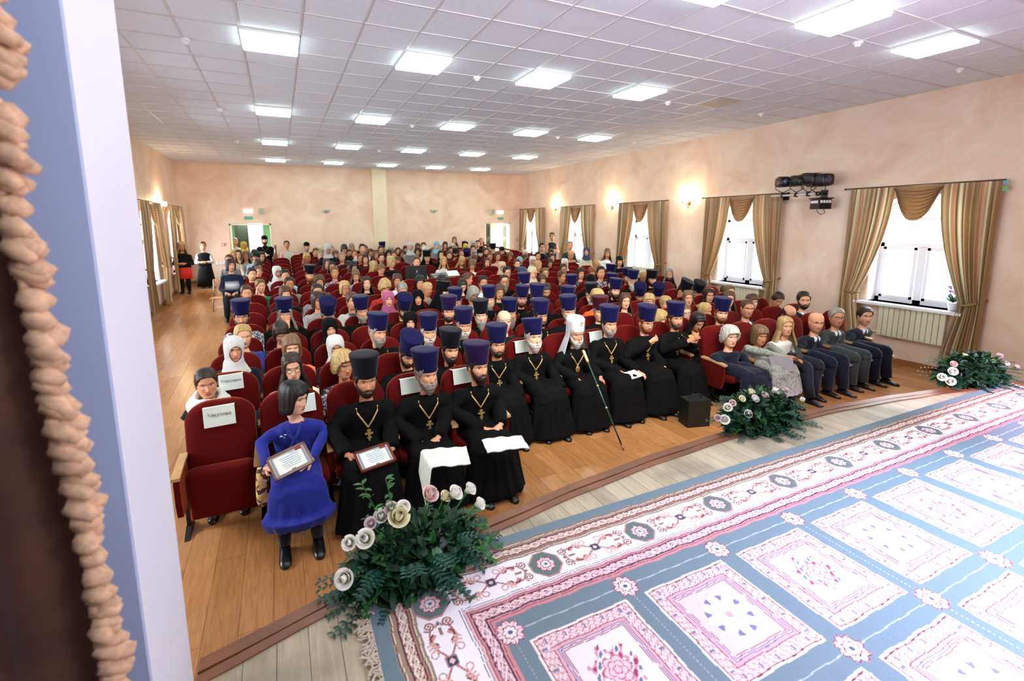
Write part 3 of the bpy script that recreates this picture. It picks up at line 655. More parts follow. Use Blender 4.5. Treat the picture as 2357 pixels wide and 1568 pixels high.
                for R_, k_, o_ in ((.060, 6, 0), (.040, 5, .5), (.02, 5, 0)):
                    pr = R_*(.74+.26*np.abs(np.cos(k_/2*(t+o_)))); m = r < pr; C[m] = c_(232, 196, 198); m = (r < pr) & (r > pr-.005); C[m] = c_(190, 104, 124)
    n = nr.uniform(-1, 1, X.shape)[..., None]*.05; return np.clip(C*(1+n), 0, 1)
def make_rug():
    x = [RX0]; 
    while x[-1] < RX1: x.append(x[-1]+RUGQ*(.0034+.0012*max(0, x[-1]-.5)))
    x[-1] = RX1; y = [RY1]
    while y[-1] > RY0: y.append(y[-1]-RUGQ*(.0034 if y[-1] > .25 else .0075))
    y[-1] = RY0; X, Y = np.meshgrid(np.array(x), np.array(y)); Z = ZS+.010+.0015*np.sin(X*3.1)*np.sin(Y*4.3)
    C = rug_colour(X, Y); n = X.shape[1]; i = (np.arange(X.shape[0]-1)[:, None]*n+np.arange(n-1)[None]).ravel(); F = np.stack([i+n, i+n+1, i+1, i], 1)
    me = bpy.data.meshes.new('carpet'); fast_mesh(me, np.stack([X, Y, Z], -1).reshape(-1, 3), F, C.reshape(-1, 3), True)
    e = empty('carpet', (0, 0, 0), 'large blue green and pink floral carpet lying on the stage', 'carpet')
    obj('carpet_pile', me, mat('carpet_wool', attr=True, rough=.95, spec=.1, bump=.3, bscale=500), e)
    g = G(); g.box(((RX0+RX1)/2, (RY0+RY1)/2, ZS+.004), (RX1-RX0, RY1-RY0, .006)); obj('carpet_backing', g, mat('jute', S((160, 140, 110)), .9), e)
    g = G()
    for sx_, xe in ((-1, RX0), (1, RX1)):
        y = RY1-.01
        while y > (.2 if sx_ < 0 else 1.0):
            L = rnd.uniform(.04, .075); p = [(xe, y, ZS+.01)]; a = rnd.uniform(-.7, .7)
            for k in range(4): a += rnd.uniform(-.8, .8); p.append((p[-1][0]+sx_*L/4*math.cos(a), p[-1][1]+L/4*math.sin(a), ZS+.008+rnd.uniform(0, .012)))
            g.tube(p, [.003, .0032, .0036, .004, .0046], 5); y -= .0052
    obj('fringe', g, mat('fringe_cotton', S((196, 182, 160)), .9), e, kind='stuff')
RUGQ = 1.0
make_rug()
# ================================================================== PEOPLE
M_skin = mat('skin', attr=True, rough=.52, spec=.35)
M_cloth = mat('cloth', attr=True, rough=.85, noise=.12, nscale=40, sheen=.15, spec=.2)
M_cass = mat('black_wool', S((9, 9, 10)), .85, spec=.12, bump=.2, bscale=200)
M_velvet = mat('velvet_hat', attr=True, rough=.85, sheen=.12, spec=.1)
def hair_material():
    m = mat('hair', attr=True, rough=.45, spec=.4); nt = m.node_tree; N = nt.nodes; L = nt.links; b = N['Principled BSDF']
    tc = N.new('ShaderNodeTexCoord'); mp = N.new('ShaderNodeMapping'); mp.inputs['Scale'].default_value = (160, 160, 14); L.new(tc.outputs['Object'], mp.inputs[0])
    nz = N.new('ShaderNodeTexNoise'); nz.inputs['Scale'].default_value = 1; nz.inputs['Detail'].default_value = 3; L.new(mp.outputs[0], nz.inputs[0])
    cr = N.new('ShaderNodeValToRGB'); cr.color_ramp.elements[0].position = .3; cr.color_ramp.elements[1].position = .65; cr.color_ramp.elements[0].color = (.42, .40, .38, 1)
    L.new(nz.outputs[0], cr.inputs[0]); a = [n for n in N if n.type == 'ATTRIBUTE'][0]
    mx = N.new('ShaderNodeMixRGB'); mx.blend_type = 'MULTIPLY'; mx.inputs[0].default_value = 1; L.new(a.outputs[0], mx.inputs[1]); L.new(cr.outputs[0], mx.inputs[2]); L.new(mx.outputs[0], b.inputs['Base Color'])
    bp = N.new('ShaderNodeBump'); bp.inputs['Strength'].default_value = .6; bp.inputs['Distance'].default_value = .004; L.new(nz.outputs[0], bp.inputs['Height']); L.new(bp.outputs[0], b.inputs['Normal']); return m
M_hair = hair_material()
def pat_mat(name, cols, scale, kind='vor'):
    m = bpy.data.materials.new(name); m.use_nodes = True; N = m.node_tree.nodes; L = m.node_tree.links; b = N['Principled BSDF']; b.inputs['Roughness'].default_value = .8
    tc = N.new('ShaderNodeTexCoord')
    if kind == 'vor':
        v = N.new('ShaderNodeTexVoronoi'); v.inputs['Scale'].default_value = scale; L.new(tc.outputs['Object'], v.inputs[0])
        s = N.new('ShaderNodeSeparateColor'); L.new(v.outputs['Color'], s.inputs[0]); f = s.outputs[0]
    elif kind == 'noise':
        v = N.new('ShaderNodeTexNoise'); v.inputs['Scale'].default_value = scale; v.inputs['Detail'].default_value = 4; L.new(tc.outputs['Object'], v.inputs[0]); f = v.outputs[0]
    else:
        v = N.new('ShaderNodeTexWave'); v.inputs['Scale'].default_value = scale; v.inputs['Distortion'].default_value = 3 if kind == 'zebra' else .3; L.new(tc.outputs['Object'], v.inputs[0]); f = v.outputs[0]
    cr = N.new('ShaderNodeValToRGB'); cr.color_ramp.interpolation = 'CONSTANT'; el = cr.color_ramp.elements
    p0, p1 = (.0, 1.) if kind != 'noise' else (.36, .66)
    while len(el) < len(cols): el.new(.5)
    for i, c in enumerate(cols): el[i].position = p0+(p1-p0)*i/len(cols); el[i].color = (*S(c), 1)
    L.new(f, cr.inputs[0]); L.new(cr.outputs[0], b.inputs['Base Color']); MATS[name] = m; return m
# clothing table: code -> (colour or material, words, part name, style)
CL = {
 'bk': ((12, 12, 14), 'black', 'top'), 'nv': ((18, 23, 40), 'dark navy', 'sweater'), 'cr': ((232, 230, 204), 'cream', 'blouse'), 'co': ((240, 120, 92), 'coral pink', 'jacket'),
 'rb': ((40, 62, 140), 'blue and green', 'jacket'), 'gc': ((26, 122, 100), 'green', 'cardigan'), 'wr': ((226, 222, 222), 'white', 'blouse'), 'br': ((110, 70, 46), 'brown', 'sweater'),
 'lg': ((190, 192, 190), 'light grey', 'cardigan'), 'gg': ((128, 142, 122), 'grey green', 'sweater'), 'gy': ((130, 130, 134), 'grey', 'jacket'), 'ns': ((18, 23, 40), 'navy', 'suit'), 'su': ((78, 98, 124), 'blue grey', 'suit'),
 'or': ((232, 98, 40), 'orange', 'sweater'), 'wh': ((226, 226, 220), 'white', 'blouse'), 'gj': ((96, 92, 84), 'grey', 'jacket'), 'dv': ((214, 214, 204), 'white', 'blouse'), 'lb': ((146, 168, 194), 'light blue', 'top'),
 'rd': ((160, 40, 30), 'dark red', 'sweater'), 'gn': ((50, 72, 54), 'dark green', 'top'), 'be': ((206, 190, 160), 'beige', 'coat'), 'pk': ((214, 170, 160), 'pale pink', 'blouse'), 'cv': ((226, 222, 178), 'cream', 'vest'),
 'te': ((72, 100, 106), 'teal grey', 'sweater'), 'ww': ((238, 240, 244), 'white', 'shirt'), 'bs': ((96, 126, 170), 'blue striped', 'sweater'), 'bw': ((24, 24, 28), 'black', 'hoodie'), 'yv': ((238, 214, 60), 'yellow', 'vest'), 'nw': ((24, 28, 44), 'navy', 'school jacket'),
 'ye': ((220, 180, 60), 'yellow', 'top'), 'nu': ((9, 9, 11), 'black', 'habit'), 'wj': ((238, 238, 228), 'white', 'jacket'), 'gs': ((58, 64, 66), 'dark grey', 'suit'),
}
PT = {'fl': pat_mat('floral_black', [(20, 20, 26), (30, 30, 40), (20, 20, 26), (190, 188, 196), (30, 34, 50), (150, 150, 170)], 60), 'pt': pat_mat('colour_print', [(70, 90, 130), (210, 206, 200), (150, 70, 70), (60, 70, 90), (190, 200, 210)], 45),
      'lp': pat_mat('light_blue_print', [(150, 186, 206), (200, 220, 228), (60, 80, 100), (160, 190, 210)], 40), 'zb': pat_mat('zebra_print', [(30, 30, 34), (214, 212, 206)], 16, 'zebra'), 'cm': pat_mat('camouflage_print', [(206, 202, 176), (150, 146, 120), (220, 216, 196), (120, 116, 100)], 14, 'noise'),
      'st': pat_mat('green_stripe', [(150, 160, 130), (206, 210, 180)], 22, 'wave'), 'sv': pat_mat('grey_leaf_print', [(200, 204, 206), (60, 66, 76), (150, 156, 160)], 22, 'noise'), 'gw': pat_mat('green_leaf_print', [(226, 232, 214), (50, 140, 60), (226, 232, 214), (30, 90, 40)], 20, 'noise'),
      'pp': pat_mat('grey_scarf_print', [(200, 206, 200), (60, 66, 66), (140, 146, 140)], 24, 'noise'), 'lace': pat_mat('grey_lace', [(132, 136, 128), (150, 152, 142), (110, 112, 108)], 30, 'noise')}
PTN = {'fl': ('floral black', 'dress'), 'pt': ('colourful print', 'shirt'), 'lp': ('light blue print', 'shirt'), 'zb': ('zebra print', 'top'), 'cm': ('camouflage print', 'jacket'), 'st': ('striped green', 'top'), 'sv': ('grey leaf print', 'shawl'), 'gw': ('green leaf print', 'blouse'), 'pp': ('grey print', 'scarf'), 'lace': ('grey lace', 'dress')}
HC = {'k': (22, 19, 20), 'd': (48, 34, 27), 'b': (88, 60, 40), 'l': (128, 98, 66), 'y': (200, 168, 108), 'g': (158, 154, 146), 'w': (204, 202, 194), 'r': (138, 70, 34)}
SCC = {'wh': (206, 206, 202), 'lg': (180, 184, 180), 'pk': (170, 90, 130), 'be': (200, 184, 150), 'bk': (28, 28, 32), 'lb': (130, 176, 196), 'gg': (170, 180, 150), 'ye': (220, 186, 70), 'gb': (60, 76, 104), 'ps': (238, 214, 196)}
SCN = {'wh': 'white', 'lg': 'pale grey', 'pk': 'pink striped', 'be': 'beige', 'bk': 'black', 'lb': 'light blue', 'gg': 'pale green', 'ye': 'yellow', 'gb': 'grey blue', 'ps': 'peach'}
# head profile tables (local: +x right, -y face, origin at face centre)
_z = np.array([.135, .131, .12, .103, .08, .055, .032, .012, -.008, -.03, -.05, -.068, -.085, -.1, -.112, -.121, -.128, -.15, -.19])
_f = np.array([.004, .026, .054, .073, .086, .092, .093, .087, .087, .086, .086, .085, .083, .080, .070, .050, .030, .030, .034])
_b = np.array([.004, .05, .078, .094, .104, .107, .106, .103, .098, .09, .08, .07, .064, .06, .058, .057, .057, .058, .066])
_w = np.array([.004, .036, .057, .069, .0765, .079, .079, .078, .077, .075, .071, .066, .060, .053, .046, .044, .047, .052, .058])
def head_pt(th, z, off=0., nose=True, fat=1.):
    z = np.asarray(z, float); th = np.asarray(th, float)
    f = np.interp(-z, -_z, _f); b = np.interp(-z, -_z, _b); w = np.interp(-z, -_z, _w)*fat
    s, c = np.sin(th), np.cos(th)
    e = .92
    x = (w+off)*np.sign(s)*np.abs(s)**e; y = np.where(c > 0, -(f+off)*np.abs(c)**e, (b+off)*np.abs(c)**e)+.012
    if nose:
        fr = c > 0
        nz = np.interp(-z, [-.03, -.01, .008, .028, .036, .043, .05], [0, .004, .012, .023, .026, .014, 0]); sg = np.interp(-z, [-.03, .03, .05], [.0075, .0125, .014])
        y = y-nz*np.exp(-(x/sg)**2)*fr
        ax = np.abs(x)
        y = y+.013*np.exp(-((ax-.033)/.017)**2-((z-.009)/.013)**2)*fr-.006*np.exp(-((ax-.031)/.012)**2-((z-.007)/.007)**2)*fr
        y = y-.005*np.exp(-((ax-.028)/.024)**2-((z-.031)/.008)**2)*fr-.005*np.exp(-((ax-.045)/.016)**2-((z+.022)/.016)**2)*fr
        y = y-.006*np.exp(-(x/.022)**2-((z+.060)/.005)**2)*fr-.006*np.exp(-(x/.019)**2-((z+.071)/.005)**2)*fr+.004*np.exp(-(x/.024)**2-((z+.0655)/.0022)**2)*fr
        y = y-.005*np.exp(-(x/.02)**2-((z+.098)/.012)**2)*fr
    return np.stack([x, y, z+0*x], -1)
def face_cols(P, skin, brow, beard_tint=None, female=False, lash=True):
    x, y, z = P[..., 0], P[..., 1], P[..., 2]; ax = np.abs(x); fr = (y < .01)
    C = np.ones(P.shape)*np.array(skin)
    def mixc(m, c, a=1.):
        nonlocal C; m = np.clip(m, 0, 1)[..., None]*a; C = C*(1-m)+np.array(c)*m
    mixc(np.exp(-((ax-.045)/.018)**2-((z+.03)/.02)**2)*fr, np.array(skin)*(1.0, .72, .68), .45)
    mixc(np.exp(-(x/.012)**2-((z+.034)/.012)**2)*fr, np.array(skin)*(1.0, .75, .7), .4)
    lips = S((176, 84, 78)) if female else S((168, 104, 92))
    mixc((1.2-((x/.024)**2+((z+.0655)/.0095)**2)*1.0)*4*fr, lips, .85)
    mixc((1-((x/.023)**2+((z+.0655)/.0018)**2))*3*fr, S((90, 40, 38)), .8)
    if beard_tint is not None: mixc(smooth01((-.03-z)/.03)*smooth01((.13+z)/.01)*fr*(ax < .065), beard_tint, .3)
    mixc((1-(((ax-.033)/.0175)**2+((z-.010)/.0095)**2))*3*fr, np.array(skin)*(.62, .5, .46), .6)
    mixc((1-(((ax-.0325)/.0135)**2+((z-.0085)/.0058)**2))*4*fr, S((226, 222, 216)), .95)
    mixc((1-(((ax-.032)/.0058)**2+((z-.0088)/.0058)**2))*4*fr, S((50, 36, 28)), 1.)
    if lash: mixc((1-(((ax-.033)/.0155)**2+((z-.0142-.004*(1-((ax-.033)/.015)**2))/.0022)**2))*3*fr, S((34, 24, 22)), .9)
    zb = .0285+.005*(1-((ax-.036)/.02)**2)
    mixc((1-(((ax-.0345)/.0205)**2+((z-zb)/(.0036 if female else .005))**2))*3*fr, brow, .85)
    mixc((1-(((ax-.008)/.0035)**2+((z+.043)/.003)**2))*3*fr, S((70, 34, 28)), .8)
    return C
def thetas(n):
    u = np.linspace(-1, 1, n, endpoint=False); return PI*(u*.52+.48*u*np.abs(u)**1.3*np.sign(u)*np.sign(u)) if False else PI*np.sign(u)*(.5*np.abs(u)+.5*np.abs(u)**2.2)
def head_geo(lod, skin, brow, tint, female, fat):
    n, m = ((96, 78), (56, 46), (34, 30))[lod]
    th = thetas(n); z0 = np.array([.1345, .131, .125, .117, .108, .098]); z1 = np.linspace(.088, -.122, m-12); z2 = np.array([-.127, -.133, -.142, -.155, -.17, -.19])
    z = np.concatenate([z0, z1, z2]); Z, T = np.meshgrid(z, th, indexing='ij'); P = head_pt(T, Z, 0, True, fat)
    return P, face_cols(P, skin, brow, tint, female)
def hair_geo(style, col, lod, seed):
    """returns list of (P grid, C grid) in head-local space"""
    n = (72, 48, 28)[lod]; m = (26, 18, 12)[lod]; th = np.linspace(-PI, PI, n+1); a = np.abs(th)/PI*180; rs = np.random.RandomState(seed)
    if style in 'sx': key = [(0, .088), (28, .082), (45, .065), (58, .03), (74, -.012), (84, -.004), (95, .02), (115, .0), (135, -.05), (180, -.075)]; T = .011 if style == 's' else .004
    elif style == 'c': key = [(0, .072), (30, .062), (48, .03), (60, -.02), (80, -.055), (110, -.08), (180, -.095)]; T = .034
    elif style == 'm': key = [(0, .066), (28, .060), (44, .045), (54, -.02), (64, -.085), (90, -.11), (180, -.12)]; T = .021
    elif style == 'L': key = [(0, .085), (25, .082), (42, .055), (52, -.02), (60, -.16), (75, -.27), (110, -.30), (180, -.30)]; T = .018
    elif style == 'u': key = [(0, .085), (30, .078), (50, .045), (66, .01), (80, -.005), (100, -.02), (140, -.06), (180, -.08)]; T = .010
    elif style == 'o': key = [(0, .05), (60, .05), (74, -.0), (84, -.004), (95, .01), (115, -.02), (135, -.05), (180, -.075)]; T = .009
    else: return []
    zb = np.interp(a, [k[0] for k in key], [k[1] for k in key]); zt = np.full(n+1, .1349)
    if style == 'o': zt = np.interp(a, [0, 62, 80, 180], [.049, .05, .075, .075])
    if style in 'mcL': zb = zb+rs.uniform(-.006, .006, n+1)
    t = np.linspace(0, 1, m)
    Z = zt[None]+(zb-zt)[None]*(t[:, None]**(1.15)); T2 = np.tile(th[None], (m, 1)); low = np.clip(-.03-Z, 0, 1)
    thick = T*np.clip(np.sin(np.clip(t*1.25, 0, 1)*PI/2)*1.0, .35, 1)[:, None]*(1+.14*np.sin(T2*17+seed)+.1*np.sin(T2*31+Z*60))
    if style == 'c': thick = thick*(1+.22*np.sin(T2*9+Z*90+seed)*np.sin(Z*70+T2*5))
    edge = smooth01((1-t)/.12)[:, None]; thick = thick*(.25+.75*edge) if style in 'sxuo' else thick*(.6+.4*edge)
    thick = np.where((t[:, None] < .02) & (style != 'o'), T*.9, thick)
    Zc = np.maximum(Z, -.035); P = head_pt(T2, Zc, thick, False); P[..., 2] = Z
    if style in 'mL': P[..., :2] *= (1+.0*low[..., None])
    if style == 'L':
        fl = low[..., None]*np.array([.32, 0])*np.sign(P[..., :1]); P[..., 0] += fl[..., 0]*np.abs(np.sin(T2)); P[..., 1] += low*.12*np.where(np.cos(T2) < 0, 1, -.55)
    if T > .005: P[..., 2] += np.where(t[:, None] < .25, T*.8, T*.8*(1-smooth01((t[:, None]-.25)/.3)))
    if style != 'o': P[0, :, 0] = 0; P[0, :, 1] = .012; P[0, :, 2] = .1365+T
    C = np.ones(P.shape)*np.array(S(col))*(1+.25*rs.uniform(-1, 1, (1, n+1, 1)))
    out = [(P, C)]
    inner = head_pt(T2[-2:], np.maximum(Z[-2:], -.035), .0 if style in 'sxuo' else .004, False); inner[..., 2] = Z[-2:]; 
    if style == 'L': inner[..., 0] = P[-2:, :, 0]*.9; inner[..., 1] = P[-2:, :, 1]*.9
    out.append((np.stack([P[-1], inner[-1]]), np.stack([C[-1], C[-1]])))
    return out
def hood_geo(lod, r0=.012, face=(.063, .088, -.016), zlow=-.24, flare=1.):
    n = (84, 56, 32)[lod]; m = (64, 40, 24)[lod]; th = np.linspace(-PI, PI, n+1); z = np.concatenate([[.1349, .129, .12], np.linspace(.108, zlow, m-3)])
    Z, T = np.meshgrid(z, th, indexing='ij'); low = np.clip(-.06-Z, 0, 1)
    P = head_pt(T, np.maximum(Z, -.085), r0+.006*np.sin(T*6+Z*30)*(low > 0)+low*.16*flare, False); P[..., 2] = Z+np.where(Z > .1, .006, 0)
    P[0, :, 0] = 0; P[0, :, 1] = .012; P[0, :, 2] = .146
    P[..., 0] *= (1+low*1.7*flare); P[..., 1] = P[..., 1]*(1+low*.6*flare)
    cx = (P[:-1, :-1]+P[1:, 1:])/2; keep = ~(((cx[..., 0]/face[0])**2+((cx[..., 2]-face[2])/face[1])**2 < 1) & (cx[..., 1] < .02))
    nn = n+1; i = (np.arange(m-1)[:, None]*nn+np.arange(nn-1)[None]); F = np.stack([i, i+1, i+nn+1, i+nn], -1)[keep]
    # pull rim vertices onto the opening
    ang = np.arctan2((P[..., 2]-face[2])/face[1], P[..., 0]/face[0]); rr = np.sqrt((P[..., 0]/face[0])**2+((P[..., 2]-face[2])/face[1])**2)
    inn = (rr < 1.05) & (P[..., 1] < .02); P[inn, 0] = (face[0]*np.cos(ang))[inn]; P[inn, 2] = (face[2]+face[1]*np.sin(ang))[inn]; P[inn, 1] += .004
    return P.reshape(-1, 3), F.tolist()
def beard_geo(lod, L, col, seed):
    n = (40, 26, 16)[lod]; m = (30, 18, 10)[lod]; rs = np.random.RandomState(seed+5)
    u = np.linspace(-1, 1, n); th = u*1.42; a = np.abs(u)
    zt = np.interp(a, [0, .18, .35, .55, .8, 1], [-.046, -.047, -.054, -.045, -.015, .012]); zb = -.112-L*(1-a**2.2)**.8+.05*a**3; v = np.linspace(0, 1, m)
    Z = zt[None]+(zb-zt)[None]*v[:, None]; T = np.tile(th[None], (m, 1)); th_ = (.010+.10*min(L, .12))*np.sin(PI*np.clip(v*1.02, 0, 1)**.8)[:, None]*(1-a[None]**4*.7)
    P = head_pt(T, np.maximum(Z, -.108), th_+.002, False); P[..., 2] = Z
    ext = np.clip(-.108-Z, 0, 1)/(L+.02); P[..., 0] *= (1-.45*ext**1.5); P[..., 1] += ext**2*.028
    nz = rs.uniform(-1, 1, (m, n))*.0022; P[..., 1] += nz; P[..., 0] += nz
    C = np.ones(P.shape)*np.array(S(col))*(1+.3*rs.uniform(-1, 1, (m, n, 1)))
    x, z = P[..., 0], P[..., 2]; mo = ((x/.02)**2+((z+.0665)/.0065)**2) < 1; C[mo] = S((158, 92, 84))
    C[v > .96] *= .9
    return P, C
def hat_geo(kind, lod):
    """-> list of (P grid, colour)"""
    n = (56, 36, 20)[lod]; a = np.linspace(-PI, PI, n+1); out = []
    def ringz(prof, sy=1.16): return np.array([[(r*math.sin(t), -r*sy*math.cos(t)+.012, z) for t in a] for r, z in prof])
    if kind in ('kb', 'kv', 'kr', 'kk', 'kl', 'wk', 'kp'):
        h = .165 if kind != 'kl' else .15
        pr = [(.080, .048), (.087, .045), (.090, .050)]+[(.090+.026*(t**1.2), .052+h*t) for t in np.linspace(.08, .96, 8)]+[(.115, .052+h), (.109, .055+h), (.05, .054+h), (.002, .054+h)]
        if kind == 'wk': pr = [(.079, .05), (.086, .047), (.088, .052)]+[(.088+.012*t, .052+.13*t) for t in np.linspace(.1, 1, 6)]+[(.094, .20), (.08, .214), (.045, .224), (.002, .228)]
        if kind == 'kp': pr = [(.079, .05), (.087, .05), (.09, .09), (.086, .13), (.05, .165), (.002, .172)]
        out.append(ringz(pr, 1.13))
    elif kind in ('k', 'b'):
        out.append(ringz([(.079, .045), (.087, .042), (.091, .07), (.09, .10), (.075, .135), (.04, .158 if kind == 'k' else .148), (.002, .168 if kind == 'k' else .15)], 1.18))
    return out
SKINS = [S((222, 164, 128)), S((208, 148, 112)), S((228, 176, 142)), S((198, 138, 102)), S((216, 158, 122))]
def hand(g, wrist, d, up, side, col, curl=.35, n=6, spread=1., s=1.):
    """five-fingered hand; d: wrist->fingers, up: back of hand, side: +1 thumb towards cross(d,up)"""
    d = np.array(d, float); d /= np.linalg.norm(d); up = np.array(up, float); up -= d*(up@d); up /= np.linalg.norm(up); lat = np.cross(d, up)*side; w = np.array(wrist, float)
    def L(a, b, c): return w+(d*a+lat*b+up*c)*s
    rings = []; an = np.linspace(0, 2*PI, 10, endpoint=False)
    for a, hw, ht in ((-.03, .026, .019), (0, .027, .018), (.025, .034, .017), (.06, .041, .015), (.085, .040, .012), (.095, .032, .008)):
        rings.append([L(a, hw*math.cos(t), ht*math.sin(t)) for t in an])
    g.loft(rings, col=col)
    for k, (lt, ln) in enumerate(((.030, .068), (.011, .078), (-.009, .073), (-.028, .058))):
        c = curl*(1+.12*k); P = [L(.078, lt, 0)]; ang = c*.3; x, z = .088, 0; sp = (lt)*.22*spread
        P.append(L(x, lt, 0))
        for q, fr in enumerate((.42, .33, .25)):
            ang += c*(.6 if q == 0 else 1.0); x += ln*fr*math.cos(ang); z -= ln*fr*math.sin(ang); P.append(L(x, lt+sp*(q+1)/3, z))
        g.tube(P, [.0092, .0092, .0084, .0076, .0055], n, col)
    P = [L(.012, .022, -.004), L(.034, .043, -.008), L(.058, .054, -.014-.02*curl), L(.082, .056-.02*curl, -.02-.03*curl)]
    g.tube(P, [.012, .0125, .0105, .0065], n, col)
BK = S((20, 20, 23))
def remesh_geo(g, vox, smooth_it=5):
    me = g.mesh('tmp'); o = bpy.data.objects.new('tmp', me); COL.objects.link(o)
    md = o.modifiers.new('r', 'REMESH'); md.mode = 'VOXEL'; md.voxel_size = vox; md.adaptivity = 0
    sm = o.modifiers.new('s', 'SMOOTH'); sm.factor = .6; sm.iterations = smooth_it
    dg = bpy.context.evaluated_depsgraph_get(); m2 = bpy.data.meshes.new_from_object(o.evaluated_get(dg)); bpy.data.objects.remove(o); bpy.data.meshes.remove(me)
    V = np.empty(len(m2.vertices)*3); m2.vertices.foreach_get('co', V); V = V.reshape(-1, 3)
    N = np.empty(len(m2.vertices)*3); m2.vertices.foreach_get('normal', N); N = N.reshape(-1, 3)
    F = [tuple(p.vertices) for p in m2.polygons]; bpy.data.meshes.remove(m2); return V, N, F
def folds(V, N, amp, seed=0, skirt=True):
    x, y, z = V.T; r = seed*1.7
    d = np.sin(x*38+y*12+np.sin(z*9+r)*1.4+r)*.5+np.sin(z*34+x*22*np.sign(x)+y*18+r)*.35+np.sin((x*np.sign(x)*1.0+z)*60+r)*.15
    w = 1+0*z
    if skirt: lo = smooth01((.52-z)/.2); d = d*(1-lo)+lo*(np.sin(np.arctan2(x, -(y+.42))*13+r)*1.0+.3*np.sin(np.arctan2(x, -(y+.42))*29+r)); w = 1+lo*.5
    return V+N*(d*amp*w)[:, None]
PC = {'n': 0}
def make_person(loc, hd, hat='-', hair='ds', beard='-', cl='bk', yaw=0, down=0, lod=2, female=None, opts=(), label='', group=None, pose='lap', stand=False, tilt=0, hands=None, cloth_m=None, skin=None, fat=1., seed=None, rz=0., hem=.05, wide=1.):
    """loc: world base point; hd: head centre in local space (person faces -y)"""
    PC['n'] += 1; seed = PC['n'] if seed is None else seed; rs = np.random.RandomState(seed*13+1)
    if 'cass' in opts: wide = wide*1.12
    hd = np.array(hd, float); sk = np.array(SKINS[seed % 5] if skin is None else skin)
    hc = HC.get(hair[0], (60, 44, 34)) if hair != '-' else (60, 44, 34); hst = hair[1] if len(hair) > 1 else '-'
    bc = HC.get(beard[0]) if beard != '-' else None; blen = {'s': .012, 'm': .05, 'l': .13}.get(beard[1] if len(beard) > 1 else 's', .02)
    if female is None: female = (beard == '-' and hst in 'mLucC-' and hat in ('-', 'n')) or hat.startswith('s:')
    Rh = rotz(math.radians(yaw))@rotx(math.radians(down))@roty(math.radians(tilt)); hs = 1.08 if female else 1.14
    # ---------- skin body: head + neck + chest + arms + hands in one mesh
    neck = hd+np.array([0, .035, -.215]); B = G()
    P, C = head_geo(lod, sk, S(bc if bc else hc) if not (hc == (204, 202, 194)) else S((150, 145, 138)), S(bc) if bc else (None if female else S((120, 100, 90))), female, fat)
    Pf = P.reshape(-1, 3)*hs; wn = smooth01((-.125*hs-Pf[:, 2])/.07)[:, None]
    Pr = Pf@Rh.T; Pn = Pf+np.array([0, 0, 0]); Pf = Pr*(1-wn)+(Pn+np.array([0, .0, 0]))*wn+hd
    n1 = P.shape[1]; rings = Pf.reshape(P.shape[0], n1, 3); t = thetas(n1)
    ex = []
    for k, (w_, d_, dz) in enumerate(((.066, .062, -.205), (.09, .065, -.225), (.11, .065, -.27), (.10, .06, -.36), (.09, .05, -.44))):
        ex.append(np.stack([w_*np.sin(t), -d_*np.cos(t)+.03, np.full(n1, dz)], 1)+hd)
    full = np.concatenate([rings, np.array(ex)]); CC = np.concatenate([C, np.ones((5, n1, 3))*sk])
    full2 = np.concatenate([full, full[:, :1]], 1); CC2 = np.concatenate([CC, CC[:, :1]], 1); B.grid(full2, CC2)
    top = full[0].mean(0)+np.array([0, 0, .001]); m0 = len(full[0]); B.add(np.vstack([full[0], top]), [(i, (i+1) % m0, m0) for i in range(m0)][::-1], S(hc) if hst in 'sx' and hst != '-' else sk)
    if not hat.startswith('s:') and hat not in ('n',) and hst not in 'mLc':
        for s in (-1, 1):
            e = G(); e.ball((0, 0, 0), (.008, .019, .032), 10, 7, sk*np.array([1, .86, .82])); e.ball((s*.006, -.004, .0), (.004, .010, .018), 8, 5, sk*np.array([.8, .6, .55]))
            e.xf(rotz(s*.35)); e.xf(np.eye(3)*hs, np.array([s*.079*fat, .012, -.004])*hs); e.xf(Rh, hd)
            for v, c in zip(e.V, e.C): pass
            B.add(e.verts(), e.F, np.concatenate(e.C))
    # ---------- arms and hands
    shl = {s: neck+np.array([s*.165*wide, .015, -.065]) for s in (-1, 1)}
    if stand: dft = {s: (np.array([s*.23, 0, hd[2]-.52]), np.array([s*.10, -.2, hd[2]-.50]), (-s*.9, -.3, .1), (0, -.6, .8)) for s in (-1, 1)}
    else: dft = {s: (np.array([s*.235, -.04, .68+.2*(hd[2]-1.16)]), np.array([s*.12, -.33, .645]), (-s*.55, -.8, -.12), (0, 0, 1)) for s in (-1, 1)}
    if pose == 'crossed': dft = {s: (neck+np.array([s*.235, -.05, -.33]), neck+np.array([-s*.05, -.24, -.30+.04*s]), (-s*.95, .15, .2), (0, -1, .2)) for s in (-1, 1)}
    if hands:
        for s, v in hands.items(): dft[s] = v
    arms = {}
    for s in (-1, 1):
        el, wr, hdir, hup = [np.array(q, float) for q in dft[s]]; arms[s] = (shl[s], el, wr, hdir/np.linalg.norm(hdir), hup)
        if lod < 2 or stand or pose != 'lap': hand(B, wr+arms[s][3]*.02, hdir, hup, -s if (hup[2] > -.5) else s, sk*np.array([1, .95, .92]), .35, 8 if lod == 0 else 5)
        else: hand(B, wr+arms[s][3]*.02, hdir, hup, -s, sk, .35, 4)
        B.tube([shl[s]+(0, 0, -.02), (shl[s]+el)/2, el, (el+wr)/2, wr+arms[s][3]*.01], [.04, .038, .034, .03, .024], 8, sk)
    body = obj('person', B, M_skin, None, True, loc, label, 'person', group); body.rotation_euler = (0, 0, rz)
    # ---------- clothing
    K = G(); cc = np.array(S(CL[cl][0])) if cl in CL else np.array([.2, .2, .2])
    n = 32 if lod == 2 else 44; t = np.linspace(-PI, PI, n, endpoint=False)
